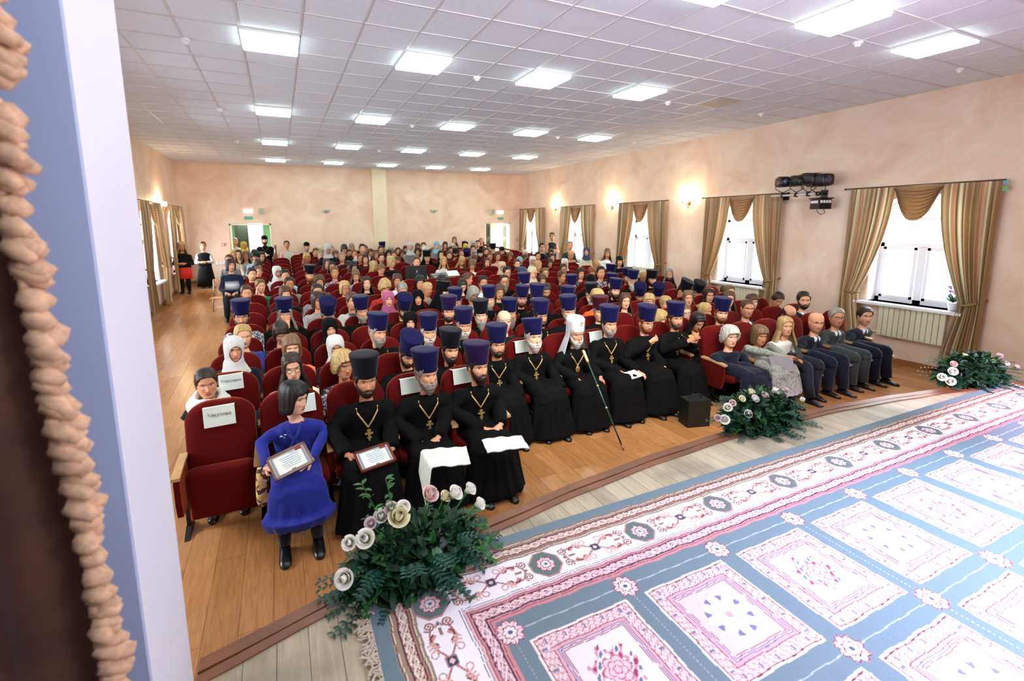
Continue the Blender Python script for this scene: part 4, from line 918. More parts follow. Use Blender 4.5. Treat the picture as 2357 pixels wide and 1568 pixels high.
    cass = opts and ('cass' in opts); hipw = (.185 if not cass else .2)*wide
    if not stand: hip = np.array([0, .02, .42])
    else: hip = np.array([hd[0]*.5, .03, hd[2]-.70])
    prof = [(0, .19, .13), (.18, .195, .145), (.38, .172, .13), (.6, .188, .132), (.76, .202, .125), (.86, .203, .112), (.92, .17, .095), (.965, .105, .08), (1.0, .072, .07)]
    if cass or beard != '-' or not female: prof = [(a, w*1.05 if a < .9 else w, d*1.04) for a, w, d in prof]
    if cass or cl == 'bk' and bc: prof.append((1.045, .062, .062))
    rings = []; cols = []
    for a, w, d in prof:
        c = hip*(1-a)+(neck+np.array([0, -.005, .012]))*a; c = c+np.array([0, .05*math.sin(a*PI), 0]); w = w*(1+(wide-1)*(1 if a < .9 else .3))
        ring = np.stack([w*np.sign(np.sin(t))*np.abs(np.sin(t))**.85, -d*np.cos(t), 0*t], 1)+c; rings.append(ring)
        cv = np.ones((n, 3))*cc; x = ring[:, 0]-c[0]; front = np.cos(t) > .2
        if cl in ('ns', 'su', 'gs', 'nw'):
            v = front & (np.abs(x) < max(0, a-.52)*.17); cv[v] = S((226, 230, 236)); v2 = front & (np.abs(x) < .016) & (a > .5); cv[v2] = S((40, 52, 70) if cl != 'nw' else (236, 236, 236))
        if cl in ('gj', 'gc', 'cv', 'dv', 'wr', 'yv', 'bw', 'rb'):
            v = front & (np.abs(x) < .05+.03*(a > .7)); cv[v] = S({'gj': (190, 134, 50), 'gc': (180, 130, 40), 'cv': (140, 100, 60), 'dv': (60, 80, 100), 'wr': (120, 40, 44), 'yv': (20, 20, 24), 'bw': (222, 222, 226), 'rb': (40, 90, 100)}[cl])
        if cl == 'hd' and .5 < a < .7: cv[front] = S((226, 226, 230) if a > .55 else (190, 40, 50))
        if cl == 'bs': 
            if .6 < a < .7: cv[:] = S((226, 214, 120))
            elif a > .8: cv[:] = S((60, 86, 130))
        cols.append(cv)
    m_ = [rings[0]*1.0]; K.loft(rings, col=np.array(cols))
    if hst == 'L' or 1:
        pass
    slc = cc if cl not in ('yv', 'cv') else np.array(S((20, 20, 24) if cl == 'yv' else (150, 110, 70)))
    if 'wsl' in opts: slc = np.array(S((214, 222, 214)))
    if cl == 'pl': slc = sk
    for s in (-1, 1):
        sh, el, wr, hdir, hup = arms[s]; k = (1.12 if cass else 1.0)*(1.1 if not female else .95)*(1+(wide-1)*.7)
        end = wr-hdir*.005
        K.tube([sh+(-s*.03, 0, .004), sh+(s*.01, 0, -.02), (sh*.6+el*.4), el+np.array([s*.01, .01, 0]), (el*.5+wr*.5), end], [.05*k, .066*k, .058*k, .052*k, .046*k+(.012 if cass else 0), .036*k+(.016 if cass else 0)], 14 if lod < 2 else 9, slc)
        K.ball(sh+(-s*.012, 0, -.012), .064*k, 10, 7, slc); K.ball(el, .053*k, 8, 6, slc)
    longskirt = cass or 'skirt' in opts
    legc = cc if longskirt else np.array(S((30, 32, 40)) if cl not in ('gs', 'ns') else cc)
    L = G() if not longskirt else K
    sh0 = []
    if not stand:
        for s in (-1, 1):
            kn = np.array([s*.115*wide, -.46, .50]); an = np.array([s*.12, -.50+.05*rs.uniform(-1, 1), .09]); sh0.append(an)
            L.tube([(s*.09, .0, .47), (s*.10, -.2, .50), kn, kn+(0, -.015, -.06)], list(np.array([.105, .098, .078, .070])*(1+(wide-1)*.8)), 12, legc)
            if not longskirt: L.tube([kn+(0, -.01, .02), (kn+an)/2+(0, .01, 0), an], list(np.array([.070, .068, .06])*(1+(wide-1)*.8)), 10, legc); L.ball(kn, .073*(1+(wide-1)*.8), 10, 7, legc)
        if longskirt:
            L.tube([(0, .0, .475), (0, -.2, .50), (0, -.40, .505), (0, -.47, .49)], [.17, .175, .185, .165], 16, legc, .5)
            ri = []
            for z, w, d, y in ((.545, .15, .05, -.44), (.50, .205, .10, -.44), (.40, .225, .115, -.45), (.2, .25, .14, -.47), (hem, .275, .17, -.49)):
                ri.append([(w*wide*math.sin(q), y-d*math.cos(q), z) for q in t])
            L.loft(ri, col=legc)
    else:
        for s in (-1, 1):
            an = np.array([s*.09, 0, .09]); sh0.append(an); hp = np.array([s*.085, .02, hip[2]+.05])
            if not cass: L.tube([hp, (hp+an)/2+(0, -.015, 0), an], [.1, .07, .05], 10, np.array(S((26, 26, 32))))
        if longskirt:
            ri = []
            for f_, w, d in ((1.0, .19, .135), (.8, .21, .15), (.4, .25, .18), (0, .29, .21)):
                z = hem+(hip[2]+.05-hem)*f_; ri.append([(w*math.sin(q), .03-d*math.cos(q), z) for q in t])
            L.loft(ri[::-1], col=legc)
    if longskirt and not cass and not stand:
        g = G()
        for s in (-1, 1): kn = np.array([s*.115*wide, -.46, .46]); g.tube([kn, (kn+sh0[0 if s < 0 else 1])/2+(0, .012, 0), sh0[0 if s < 0 else 1]+(0, .01, -.01)], [.06, .058, .044], 12, S((20, 18, 20)))
        obj('stockings', g, M_cloth, body, True)
    cname = 'cassock' if cass else (CL[cl][2] if cl in CL else PTN[cl][1]); cname = cname.replace(' ', '_')
    cm = cloth_m or (PT[cl] if cl in PT else (M_cass if (cass or cl == 'nu') else M_cloth))
    if lod == 0:
        V, N, F = remesh_geo(K, .013, 4); V = folds(V, N, .0045 if cass else .0028, seed, longskirt)
        gg = G()
        if cm is M_cloth:
            OV = K.verts(); OC = np.concatenate(K.C); C2 = np.empty((len(V), 3))
            for i in range(0, len(V), 2000):
                dd = ((V[i:i+2000, None, :]-OV[None])**2).sum(-1); C2[i:i+2000] = OC[dd.argmin(1)]
        else: C2 = None
        gg.add(V, F, C2); cloth = obj(cname, gg, cm, body, True); tree = BVHTree.FromPolygons([tuple(v) for v in V], F)
    else:
        V = K.verts(); 
        x, y, z = V.T; V2 = V.copy(); V2[:, 1] += .004*np.sin(z*40+x*25+seed); K.V = [V2]; K.C = [np.concatenate(K.C)]
        cloth = obj(cname, K, cm, body, True); tree = BVHTree.FromPolygons([tuple(v) for v in V2], K.F)
    if not longskirt: obj('trousers' if 'pants' not in opts else 'trousers', L, M_cloth, body, True)
    if lod < 2 or stand:
        for an in sh0:
            g = G(); z = 0 if not stand else 0
            ri = []
            for y, w, h in ((.075, .03, .05), (.05, .038, .085), (0, .042, .095), (-.06, .043, .065), (-.12, .045, .045), (-.165, .036, .035), (-.18, .018, .02)):
                ri.append([(an[0]+w*math.cos(q), an[1]+y, max(.0, h/2+h*.52*math.sin(q))) for q in np.linspace(0, 2*PI, 12, endpoint=False)])
            g.loft(ri); obj('shoe', g, mat('black_leather', S((16, 16, 18)), .28), body, True)
    def put(P, C=None): return (P*hs)@Rh.T+hd
    # ---------- hair, beard, hats
    if not hat.startswith('s:') and hat not in ('n',) and hst != '-':
        parts = hair_geo(hst, hc, lod, seed)
        if parts:
            g = G()
            for P, C in parts: g.grid(put(P), C)
            if hst == 'u': g2 = G(); g2.ball((0, .125, .06 if seed % 2 else .0), .032, 12, 8, S(hc)); g.add(put(g2.verts()), g2.F, S(hc))
            obj('hair', g, M_hair, body, True)
    elif hat.startswith('s:') and hst != '-' or (hat.startswith('s:') and hair[0] == 'd'):
        g = G(); n = 24; th = np.linspace(-.85, .85, n); zt = .098; Z = np.linspace(.10, .058, 5)
        P = head_pt(np.tile(th, (5, 1)), np.tile(Z[:, None], (1, n)), .006, False); g.grid(put(P), S(hc)); obj('hair', g, M_hair, body, True)
    if bc:
        P, C = beard_geo(lod, blen, bc, seed); g = G(); g.grid(put(P), C); obj('beard', g, M_hair, body, True)
    if hat.startswith('s:') or hat == 'n' or hat.startswith('h:'):
        col = SCC[hat[2:]] if ':' in hat else (14, 15, 20)
        Vh, Fh = hood_geo(lod, .016, (.058, .082, -.02) if hat != 'n' else (.055, .078, -.022)); g = G()
        low = smooth01((-.13-Vh[:, 2])/.08)[:, None]; W1 = put(Vh); W2 = Vh*hs+hd; g.add(W1*(1-low)+W2*low, Fh, S(col))
        obj('headscarf' if hat != 'n' else 'nun_veil', g, M_cloth if hat != 'n' else M_cass, body, True)
    elif hat != '-':
        cols = {'kb': (16, 14, 60), 'kv': (30, 14, 56), 'kr': (60, 10, 20), 'kk': (14, 13, 22), 'kl': (10, 10, 13), 'wk': (214, 216, 220), 'k': (14, 13, 18), 'b': (30, 30, 34), 'kp': (48, 18, 34)}
        g = G()
        for P in hat_geo(hat, lod):
            back = 0
            P2 = P.copy(); P2[..., 1] += (P2[..., 2]-.05)*.10; g.grid(put(P2), S(cols[hat]))
        ho = obj('clerical_hat' if hat not in ('b',) else 'cap', g, M_velvet, body, True)
        if hat in ('kl', 'wk'):
            n = 30 if lod else 60; th = np.concatenate([np.linspace(1.15, 2*PI-1.15, n)]); z = np.concatenate([[.228 if hat == 'wk' else .21], np.linspace(.215 if hat == 'wk' else .20, -.42, 22)])
            P = np.zeros((len(z), n, 3))
            for i, zz in enumerate(z):
                r = (.104 if zz < .2 else .08) if zz > .0 else .104+(-zz)*.30; s2 = 1.15
                r2 = r*(1+.03*np.sin(th*9)*(zz < .05)); P[i, :, 0] = r2*np.sin(th); P[i, :, 1] = -r2*s2*np.cos(th)+.02+max(0, -zz)*.1; P[i, :, 2] = zz
            if hat == 'wk': P[0, :, :2] *= .1
            g = G(); g.grid(put(P), S(cols[hat])); obj('hat_veil', g, M_cloth if hat == 'wk' else M_cass, body, True)
        if hat == 'wk':
            g = G(); y0 = -.125
            for (w_, h_, z_) in ((.008, .05, .155), (.028, .007, .163), (.016, .006, .175)): g.box((0, y0+.004, z_), (w_, .006, h_))
            g.xf(np.eye(3)*hs); g.xf(Rh, hd); obj('hat_cross', g, M_gold, body)
    if 'g' in opts:
        g = G()
        for s in (-1, 1):
            a = np.linspace(0, 2*PI, 15); g.tube([(s*.033+.022*math.cos(q), -.096, .006+.017*math.sin(q)) for q in a], .0022, 4)
            g.tube([(s*.055, -.094, .01), (s*.078, -.06, .01), (s*.082, .01, .01)], .0018, 4)
        g.tube([(-.011, -.097, .01), (0, -.1, .012), (.011, -.097, .01)], .002, 4); g.xf(np.eye(3)*hs); g.xf(Rh, hd); obj('glasses', g, mat('glasses_frame', S((36, 30, 30)), .3), body)
    # ---------- chain and pectoral cross laid on the cloth
    if 'c' in opts or 'k' in opts:
        m = M_gold if 'c' in opts else M_silver
        def surf(x, z, cl_=True):
            h = tree.ray_cast(Vector((x, -1.2, z)), Vector((0, 1, 0))); q = np.array(h[0])+np.array([0, -.006, 0]) if h[0] is not None else np.array([x, neck[1]-.15, z])
            if cl_: q[1] = max(q[1], neck[1]-.205)
            return q
        zc = neck[2]-(.175 if 'low' not in opts else .19); g = G(); cx = neck[0]*.9
        for s in (-1, 1):
            pts = [surf(cx+s*(.088*(1-u)+.004), neck[2]-.045*(1 if u > 0 else .4)-(neck[2]-.045-zc)*u) for u in np.linspace(0, 1, 22 if lod == 0 else 10)]
            if lod == 0 and 'c' in opts:
                for p in pts: g.ball(p, (.0085, .005, .011), 6, 4)
                g.tube(pts, .002, 4)
            else: g.tube(pts, .0028 if lod else .0025, 4)
        obj('neck_chain', g, m, body, True); p = pts[-1]+np.array([0, -.004, -.055]); g = G()
        if 'pan' in opts:
            g.ball((0, 0, 0), (.034, .006, .045), 16, 8); g.ball((0, 0, .055), (.012, .005, .012)); obj('panagia_medallion', g.xf(np.eye(3), p), m, body, True)
            g = G(); g.ball(p+np.array([0, -.005, 0]), (.020, .004, .028), 12, 6); obj('enamel_icon', g, mat('icon_enamel', S((150, 90, 50)), .3), body, True)
        else:
            for (w_, h_, z_) in ((.019, .105, 0), (.070, .019, .014), (.036, .013, .040), (.040, .012, -.024)): g.box((0, 0, z_), (w_, .006, h_))
            g.xf(rotx(-.12), p+np.array([0, -.004, -.02])); obj('pectoral_cross', g, m, body)
    if 'ws' in opts:
        g = G(); a = np.linspace(0, 2*PI, 40)
        for r, (rx, ry, dz, rr) in enumerate(((.13, .12, -.16, .034), (.155, .13, -.20, .036), (.11, .105, -.13, .03))):
            g.tube([(rx*math.sin(q)+hd[0], -ry*math.cos(q)+hd[1]+.03, hd[2]+dz-.03*math.cos(q)+.012*math.sin(3*q+r)) for q in a], rr, 8, S((226, 226, 220)))
        obj('shawl', g, M_cloth, body, True)
    return body
CROWD = '''476 885|-|du|-|nv|ws y5
673 848|-|dL|-|cr|g y5
792 842|-|yc|-|fl|y25
539 806|s:wh|d-|-|nv|y10
672 802|-|lm|-|co|y5
773 801|s:wh|-|-|bk|y8
560 776|-|ys|-|rb|y10
647 768|-|dm|-|nv|d y5
760 758|n|-|-|nu|y10
556 731|kb|ds|ds|sv|y0
656 725|kb|gL|-|bk|y5 hm
755 725|kb|gs|-|bk|y15 d
833 718|kb|bs|gm|bk|c y10
930 714|kb|ds|ds|bk|c g d y20
568 676|-|bs|bs|bk|y5
600 659|-|lu|-|gc|y20 hc
580 632|-|ds|-|nv|y15
595 626|-|lu|-|wr|y0
595 611|-|dm|-|br|d y15
638 627|s:wh|-|-|lg|y15
657 636|-|ks|-|lp|y5
666 655|-|ds|-|gg|y10
657 678|-|bm|-|bk|y10
713 635|kk|rs|rm|bk|k y8
704 608|-|rm|-|gy|d y5
706 594|-|ym|-|nv|y5
738 589|-|gs|-|ns|y5
727 582|-|bs|-|or|y10
742 581|-|ym|-|wh|y5
752 608|-|bL|-|or|y20
770 628|-|lu|-|pt|y5
764 615|-|dL|-|gy|y5
742 650|-|bc|-|gj|y5
730 673|-|ds|-|gy|y10
732 693|-|dm|-|zb|y20
794 664|-|ym|-|nv|g y15
811 694|-|bs|-|dv|y25
819 635|-|lL|-|lb|d y5
844 653|-|dL|-|bk|y5
878 621|-|lu|-|cm|d y15
886 662|-|yc|-|rd|d y20
894 690|s:pk|bm|-|lg|y10
801 613|-|kL|-|bk|d y20
814 615|-|kL|-|pt|d y20
787 593|-|gs|-|pt|y5
773 587|-|lm|-|cr|y10
763 576|-|gs|-|bk|y5
753 573|-|ku|-|bk|y30
735 575|s:wh|-|-|gy|y0
787 573|s:lg|-|-|nv|d y10
798 574|-|dm|-|bk|d y5
811 570|-|gm|-|wh|y5
804 582|-|bx|-|br|d y5
816 585|-|lu|-|lb|y5
830 596|-|rs|-|cr|y5
841 597|-|dm|-|bk|y5
832 575|-|gx|-|bk|y5
840 575|-|bs|-|gg|g y5
853 583|-|bm|-|bk|y5
864 572|-|ks|-|wh|y5
866 589|-|lL|-|cr|y10
878 595|-|ds|-|wh|y10
877 576|-|ds|-|gn|y5
889 572|kb|ds|ds|bk|y5
895 586|-|kc|-|bk|y5
898 601|s:be|-|-|wh|y10
861 613|-|yL|-|bk|y60
901 574|s:lg|-|-|gy|y5
907 589|-|bs|-|cr|y5
916 580|-|ds|-|br|y5
926 585|-|bc|-|or|y5
929 569|s:lg|d-|-|gy|y5
934 575|-|dm|-|bk|y5
943 576|s:bk|-|-|bk|y5
943 588|-|ds|-|su|y5
961 580|-|km|-|be|y5
956 569|-|bm|-|br|y5
967 568|-|bs|-|gg|y5
978 577|s:wh|-|-|cr|y5
982 567|s:lb|-|-|gy|y5
998 566|-|dm|-|bk|y5
1008 574|s:gg|-|-|be|y5
1013 568|s:wh|-|-|bk|y5
997 580|-|lL|-|gn|g y5
1015 588|-|dL|-|bk|y10
1034 590|-|bs|bm|bk|k y5
1048 583|b|ks|ds|gg|d y5
1018 603|-|yL|-|wh|y5
1037 578|-|ks|-|bk|y5
1042 569|-|wm|-|lg|y10
1061 571|s:ye|-|-|bk|d y10
1069 572|kb|ds|ds|bk|d y5
1075 591|kb|ds|ds|bk|d y5
1062 584|-|rs|-|rd|y5
1082 563|s:lg|-|-|lg|y5
1089 575|-|ds|-|gy|y5
1105 585|k|ks|dl|bk|y5
1119 581|-|ds|dm|bk|y5
1135 576|kk|ws|wl|bk|y5
1155 580|kp|ds|dm|bk|y5
1127 593|-|rs|-|fl|g y10
1146 590|-|bm|-|pk|y10
1092 598|-|bL|-|wh|d y5
1063 602|-|yL|-|bk|d y15
1087 610|-|lm|-|cr|d y5
1121 605|-|bL|-|gn|y5
1174 591|-|lc|-|su|g y5
1152 615|s:be|-|-|cv|g y15
1190 609|-|bs|bs|bk|y10
1196 603|s:lb|-|-|lb|d y10
1209 596|-|bs|-|bk|d y20
1226 601|s:wh|-|-|lb|y5
1238 591|-|ds|-|nv|y10
1269 584|-|dm|-|wh|y5
1276 594|-|du|-|bk|y15
1209 584|s:wh|-|-|be|y15
1235 613|-|yL|-|bk|y40
1273 606|-|dL|-|bs|d y5
1259 629|-|lu|-|br|g y5
1168 628|-|ks|-|bw|g y20
1225 630|s:be|-|-|be|y15
1202 628|h:gb|-|-|nv|y150
1252 645|-|bL|-|be|d y10
1161 648|-|dx|gl|bk|g y10
1208 657|kb|gs|gm|bk|y10
1112 652|-|ks|-|ww|y15
1150 673|-|bm|-|bk|g y5
1089 678|-|gm|-|st|d y40
1078 643|-|bu|-|br|y70
1064 659|-|kL|-|bk|d y20
984 667|-|yu|-|gg|y30
962 687|n|-|-|nu|y5
1014 651|-|kc|-|gw|d g y10
967 652|-|kc|-|cr|y5
1022 676|kl|-|-|bk|y60
914 647|-|bm|-|ww|y5
926 669|-|gs|-|nv|d y15
944 742|n|-|-|nu|y5
959 604|-|bs|-|wh|y5
902 605|-|ym|-|bk|y40
916 602|-|bm|-|cr|y5
983 594|kl|-|-|bk|y15
1049 697|kb|gs|gs|bk|g c y10
1033 719|kv|ds|ds|bk|k y5
1107 727|kk|ks|gl|bk|y0
1126 691|kb|ls|gm|bk|c y5
1068 751|kb|ws|wm|bk|k y10
987 766|kb|ws|wm|bk|k y10
1161 742|-|go|-|bk|y15
1174 723|kb|gs|gl|bk|k y30
1201 689|kb|bs|bs|bk|k y5
1245 729|kb|ds|ds|bk|c y25
1235 689|kb|ds|ds|bk|y5
1257 671|-|ds|dm|bk|d y10
871 767|kb|gs|gm|bk|c y35
1037 807|kk|ds|dm|bk|k y20
940 817|kb|ds|ds|bk|k y20 d
1301 607|s:wh|d-|-|bk|y5
1301 621|-|ds|-|bk|g y10
1297 638|-|bs|-|bk|y40
1342 630|-|dm|-|te|y10
1362 630|-|rs|-|ww|d y10
1385 628|-|ks|-|pt|y10
1373 611|-|ys|-|lg|d y40
1316 660|kb|bs|bs|bk|c y5
1357 651|k|ds|ds|bk|y5
1360 681|kk|ws|wl|bk|y10
1305 693|kb|gs|gl|bk|y10
1309 719|kb|gs|gm|bk|y15
1406 630|kb|ds|ds|bk|y40
1401 656|kb|ds|dm|bk|c y10
1416 670|kb|ks|dm|bk|y15
1441 640|kb|rs|rl|bk|y20
1456 647|kb|ws|wl|bk|g y10
1478 640|-|ys|-|cr|y60
1501 645|kl|-|ds|bk|y25
1540 633|-|gL|dl|bk|k y5
1472 681|kb|ds|dm|bk|c d y10
1511 681|kb|ds|ds|bk|d y5
1599 674|kk|gs|gm|bk|d y30
1574 670|kk|ks|-|bk|d y60
1439 694|-|bL|-|pp|y15
1494 695|-|ym|-|lb|y5
1530 701|-|ys|-|cr|y30
1574 688|-|lL|-|cr|y10
1625 682|-|dL|-|ww|y15
1669 674|-|lu|-|wh|y30
1685 672|-|bs|-|bk|y20
1678 690|-|bL|-|wh|y10
1375 687|-|yc|-|or|y20
1381 719|kr|gs|-|bk|y10
1519 736|-|yc|-|be|y60
1577 721|-|lu|-|cr|g y20
1624 717|-|yu|-|cr|y60
1621 746|-|kL|-|yv|d y25
1676 725|kb|rs|rs|bk|c y15
1732 696|-|bm|-|bk|y20
1790 691|-|du|-|nw|d y25
1847 697|-|ds|ds|ns|y15
1736 714|-|bx|-|ns|y20
1831 728|-|do|-|ns|d y30'''
HATN = {'kb': 'blue clerical hat', 'kv': 'violet clerical hat', 'kr': 'dark red clerical hat', 'kk': 'black clerical hat', 'kl': 'black veiled clerical hat', 'k': 'black skullcap', 'b': 'dark cap', 'kp': 'plum skullcap', 'n': 'black nun veil'}
seats = {}; people = []
HERO_SEATS = {(0, 1), (0, 2), (0, 3), (0, 4)} | {(1, c) for c in range(5, 11)} | {(0, c) for c in range(11, 17)}
for s in HERO_SEATS: seats[s] = 'hero'
def est(X, Y, up):
    d = ray(X, Y); d = d/d[1]; y = 6.
    for k in range(80):
        z = CAMZ+d[2]*y; t = floor_z(y)+up
        yn = (t-CAMZ)/d[2]; yn = max(2, min(yn, 24)); y = .7*y+.3*yn
    return y, d
items = []
for ln in CROWD.splitlines():
    p = [q.strip() for q in ln.split('|')]; X, Y = [float(v) for v in p[0].split()]
    o = p[5].split(); up = 1.15-(.06 if 'd' in o else 0); y, d = est(X, Y, up); items.append((y, X, Y, d, p, o))
items.sort(key=lambda t: t[0])
NR = 18
for y, X, Y, d, p, o in items:
    best = None
    for r in range(1, NR):
        yr = row_y(r)-.03; x = d[0]*yr
        for c in range(0, 18):
            if (r, c) in seats: continue
            if c == 17 and not 3 <= r <= 11: continue
            if r >= 16 and (c < 2 or c > 13): continue
            dx = x-(X0+PITCH_X*c); hh = CAMZ+d[2]*yr-floor_z(row_y(r)); cost = 60*max(0, hh-1.36)+60*max(0, .9-hh)+ ((y-yr)/.8)**2*(.22 if y > 13 else 1)+(dx/.22)**2
            if best is None or cost < best[0]: best = (cost, r, c, x, yr, dx)
    cost, r, c, x, yr, dx = best
    if cost > 14: print('far seat', p[0], cost, r, c); 
    seats[(r, c)] = 'x'; xs = X0+PITCH_X*c; hx = max(-.16, min(.16, dx))
    zf = floor_z(row_y(r)); hz = CAMZ+d[2]*yr-zf; hz = max(.92, min(1.6, hz))
    people.append((r, c, xs, hx, hz, yr, p, o))
def describe(hat, hair, cl, o, cass):
    if cass: w = 'person in black cassock'
    elif cl in PTN: w = 'person in %s %s' % PTN[cl]
    elif cl == 'nu': w = 'person in black habit'
    else: w = 'person in %s %s' % CL[cl][1:3]
    if hat.startswith('s:'): w += ' and %s headscarf' % SCN[hat[2:]]
    elif hat.startswith('h:'): w += ' and blue hood'
    elif hat in HATN: w += ' and '+HATN[hat]
    return w
def short(w, tail):
    t = (w+', '+tail).split()
    if len(t) > 16: t = (w.replace('clerical ', '').replace('black cassock', 'cassock')+', '+tail).split()
    if len(t) > 16: t = t[:16]
    return ' '.join(t)
PEOPLE_ON = True
if PEOPLE_ON:
    for r, c, xs, hx, hz, yr, p, o in sorted(people, key=lambda t: (t[0], t[1])):
        _, hat, hair, beard, cl = p[:5]; lod = 0 if r <= 2 else (1 if r <= 5 else 2)
        cass = cl == 'bk' and (beard != '-' and hat in ('kb', 'kv', 'kr', 'kk', 'kl', 'k', 'kp') or 'c' in o or 'k' in o or hat in ('kb', 'kv', 'kr', 'kk', 'kl')) or (cl == 'bk' and beard[-1:] in 'ml' and beard != '-')
        opts = [q for q in o if q in ('c', 'k', 'g', 'ws')]
        if cass: opts.append('cass')
        if cl in ('nu', 'fl'): opts.append('skirt')
        yaw = 0; down = 4
        for q in o:
            if q[0] == 'y' and len(q) > 1: yaw = float(q[1:])
            if q == 'd': down = 28
        yaw -= math.degrees(math.atan2(xs, yr))*.9
        hands = None
        if 'hm' in o: hands = {1: (np.array([.25, -.10, .72]), np.array([hx+.03, -.16, hz-.17]), (-.15, .25, .9), (0, -1, .2)), -1: (np.array([-.25, -.06, .68]), np.array([-.1, -.33, .645]), (.55, -.8, -.1), (0, 0, 1))}
        if 'hc' in o: hands = {-1: (np.array([-.25, -.12, .72]), np.array([hx-.085, -.08, hz-.16]), (.1, .1, .95), (-1, -.2, 0)), 1: (np.array([.25, -.06, .68]), np.array([.1, -.33, .645]), (-.55, -.8, -.1), (0, 0, 1))}
        row = sorted(q[1] for q in people if q[0] == r); k = row.index(c)+1
        tail = '%s row, %s seat from left' % (ORD[r], OD[c])
        make_person((xs, row_y(r)-.02+row_off(r, c), floor_z(row_y(r))), (hx, -.01, hz), hat, hair, beard, cl, yaw, down, lod, None, opts, short(describe(hat, hair, cl, o, cass), tail), None, hands=hands, tilt=rnd.uniform(-4, 4), wide=1.08)
for r in range(0, NR):
    for c in range(0, 18):
        if c == 17 and (r, c) not in seats: continue
        if r == 17 and (r, c) not in seats: continue
        if r == 0 and 5 <= c <= 10: continue
        if r == 16 and (c < 2 or c > 13): continue
        if r in (9, 10) and 6 <= c <= 8 and (r, c) not in seats: continue
        chair(r, c, (r, c) not in seats)
# ================================================================== FRONT ROW PEOPLE
CL['db'] = ((36, 46, 140), 'royal blue', 'dress')
def HP(px, py, r, c, dy): l = (X0+PITCH_X*c, row_y(r)-.02+row_off(r, c)); p = at(px, py, Y=l[1]+dy); return np.array([p[0]-l[0], dy, p[2]-floor_z(l[1])])
def hero(px, py, r, c, *a, dy=-.03, **k):
    hd = HP(px, py, r, c, dy); a = list(a); a[4] = a[4]-math.degrees(math.atan2(X0+PITCH_X*c, row_y(r)))*.9; return make_person((X0+PITCH_X*c, row_y(r)-.02+row_off(r, c), floor_z(row_y(r))), hd, *a, lod=0, **k)
def arm2(r, c, L, R, dl=(.6, -.75, -.15), dr=(-.6, -.75, -.15), upL=(0, 0, 1), upR=(0, 0, 1), dy=-.34, eo=.0):
    l = HP(*L, r, c, dy); q = HP(*R, r, c, dy)
    return {-1: (np.array([-.245-eo, -.05, (l[2]+1.0)/2-.09]), l-np.array(dl)*.06, dl, upL), 1: (np.array([.245+eo, -.05, (q[2]+1.0)/2-.09]), q-np.array(dr)*.06, dr, upR)}
CA = ['cass', 'c']
# left block
h1 = hero(680, 919, 0, 1, '-', 'km', '-', 'db', 52, 6, female=True, opts=['skirt'], hem=.30, skin=S((228, 180, 152)), label='person in royal blue wrap dress holding a framed certificate, looking aside', hands=arm2(0, 1, (622, 1078), (704, 1068), (.45, -.55, .1), (-.75, -.5, -.2)))
h1_z = HP(680, 919, 0, 1, -.03)[2]
h2 = hero(842, 878, 0, 2, 'kk', 'ds', 'ds', 'bk', 12, 2, opts=CA+['low'], label='bearded person in black cassock and tall hat holding a framed certificate', hands=arm2(0, 2, (812, 1050), (893, 1040), (.75, -.45, -.1), (-.75, -.45, -.1)))
h3 = hero(983, 864, 0, 3, 'kb', 'gs', 'gm', 'bk', 28, 0, opts=CA+['low'], label='grey-bearded person in cassock and blue hat, clasped hands on white bag', hands=arm2(0, 3, (985, 1022), (1000, 1015), (.85, -.5, -.1), (-.85, -.5, -.2)))
h4 = hero(1101, 846, 0, 4, 'kv', 'ds', 'dm', 'bk', 30, 0, opts=CA, label='dark-bearded person in cassock and violet hat, hands folded over white bag', hands=arm2(0, 4, (1128, 990), (1145, 985), (.85, -.5, -.1), (-.85, -.5, -.2)))
# centre block
h5 = hero(1145, 795, 1, 5, 'kb', 'ds', 'ds', 'bk', 14, 2, opts=CA, label='person in cassock and blue hat, short dark beard, at the aisle gap', hands=arm2(1, 5, (1183, 915), (1193, 920), (.7, -.6, -.1), (-.8, -.5, -.1)))
h6 = hero(1229, 779, 1, 6, 'kb', 'ws', 'wm', 'bk', 22, -8, opts=CA, label='white-bearded person in cassock and blue hat holding a black phone', hands=arm2(1, 6, (1262, 900), (1290, 900), (.7, -.6, -.1), (-.7, -.6, -.1)))
h7 = hero(1326, 771, 1, 7, 'wk', 'ws', 'wm', 'bk', 24, 2, opts=CA+['pan'], label='white-bearded person in black cassock and white veiled hat holding a long staff', hands=arm2(1, 7, (1338, 880), (1384, 878), (.3, -.85, -.3), (-.15, -.5, -.8), upR=(0, -1, .5), dy=-.36))
h8 = hero(1403, 747, 1, 8, 'kb', 'ds', 'gm', 'bk', 26, 4, opts=CA, label='grey-bearded person in cassock and blue hat with hands on an open booklet', hands=arm2(1, 8, (1435, 860), (1476, 860), (.3, -.85, -.2), (.2, -.85, -.2)))
h9 = hero(1488, 744, 1, 9, 'kb', 'rs', 'rs', 'bk', 30, 8, opts=CA+['g'], label='red-bearded person with glasses in cassock and blue hat, hand on chest', hands={-1: (np.array([-.27, -.10, .72]), np.array([.02, -.2, .90]), (.9, -.1, .35), (0, -1, 0)), 1: arm2(1, 9, (1505, 850), (1530, 850))[1]})
h10 = hero(1556, 735, 1, 10, 'kb', 'bs', 'bs', 'bk', 24, 0, opts=['cass', 'c'], label='brown-bearded person in cassock and blue hat clapping their hands', hands={-1: (np.array([-.22, -.14, .74]), np.array([.02, -.34, .88]), (.45, -.6, .6), (-.8, -.4, .3)), 1: (np.array([.28, -.12, .74]), np.array([.13, -.36, .86]), (-.3, -.6, .75), (.9, -.3, 0))})
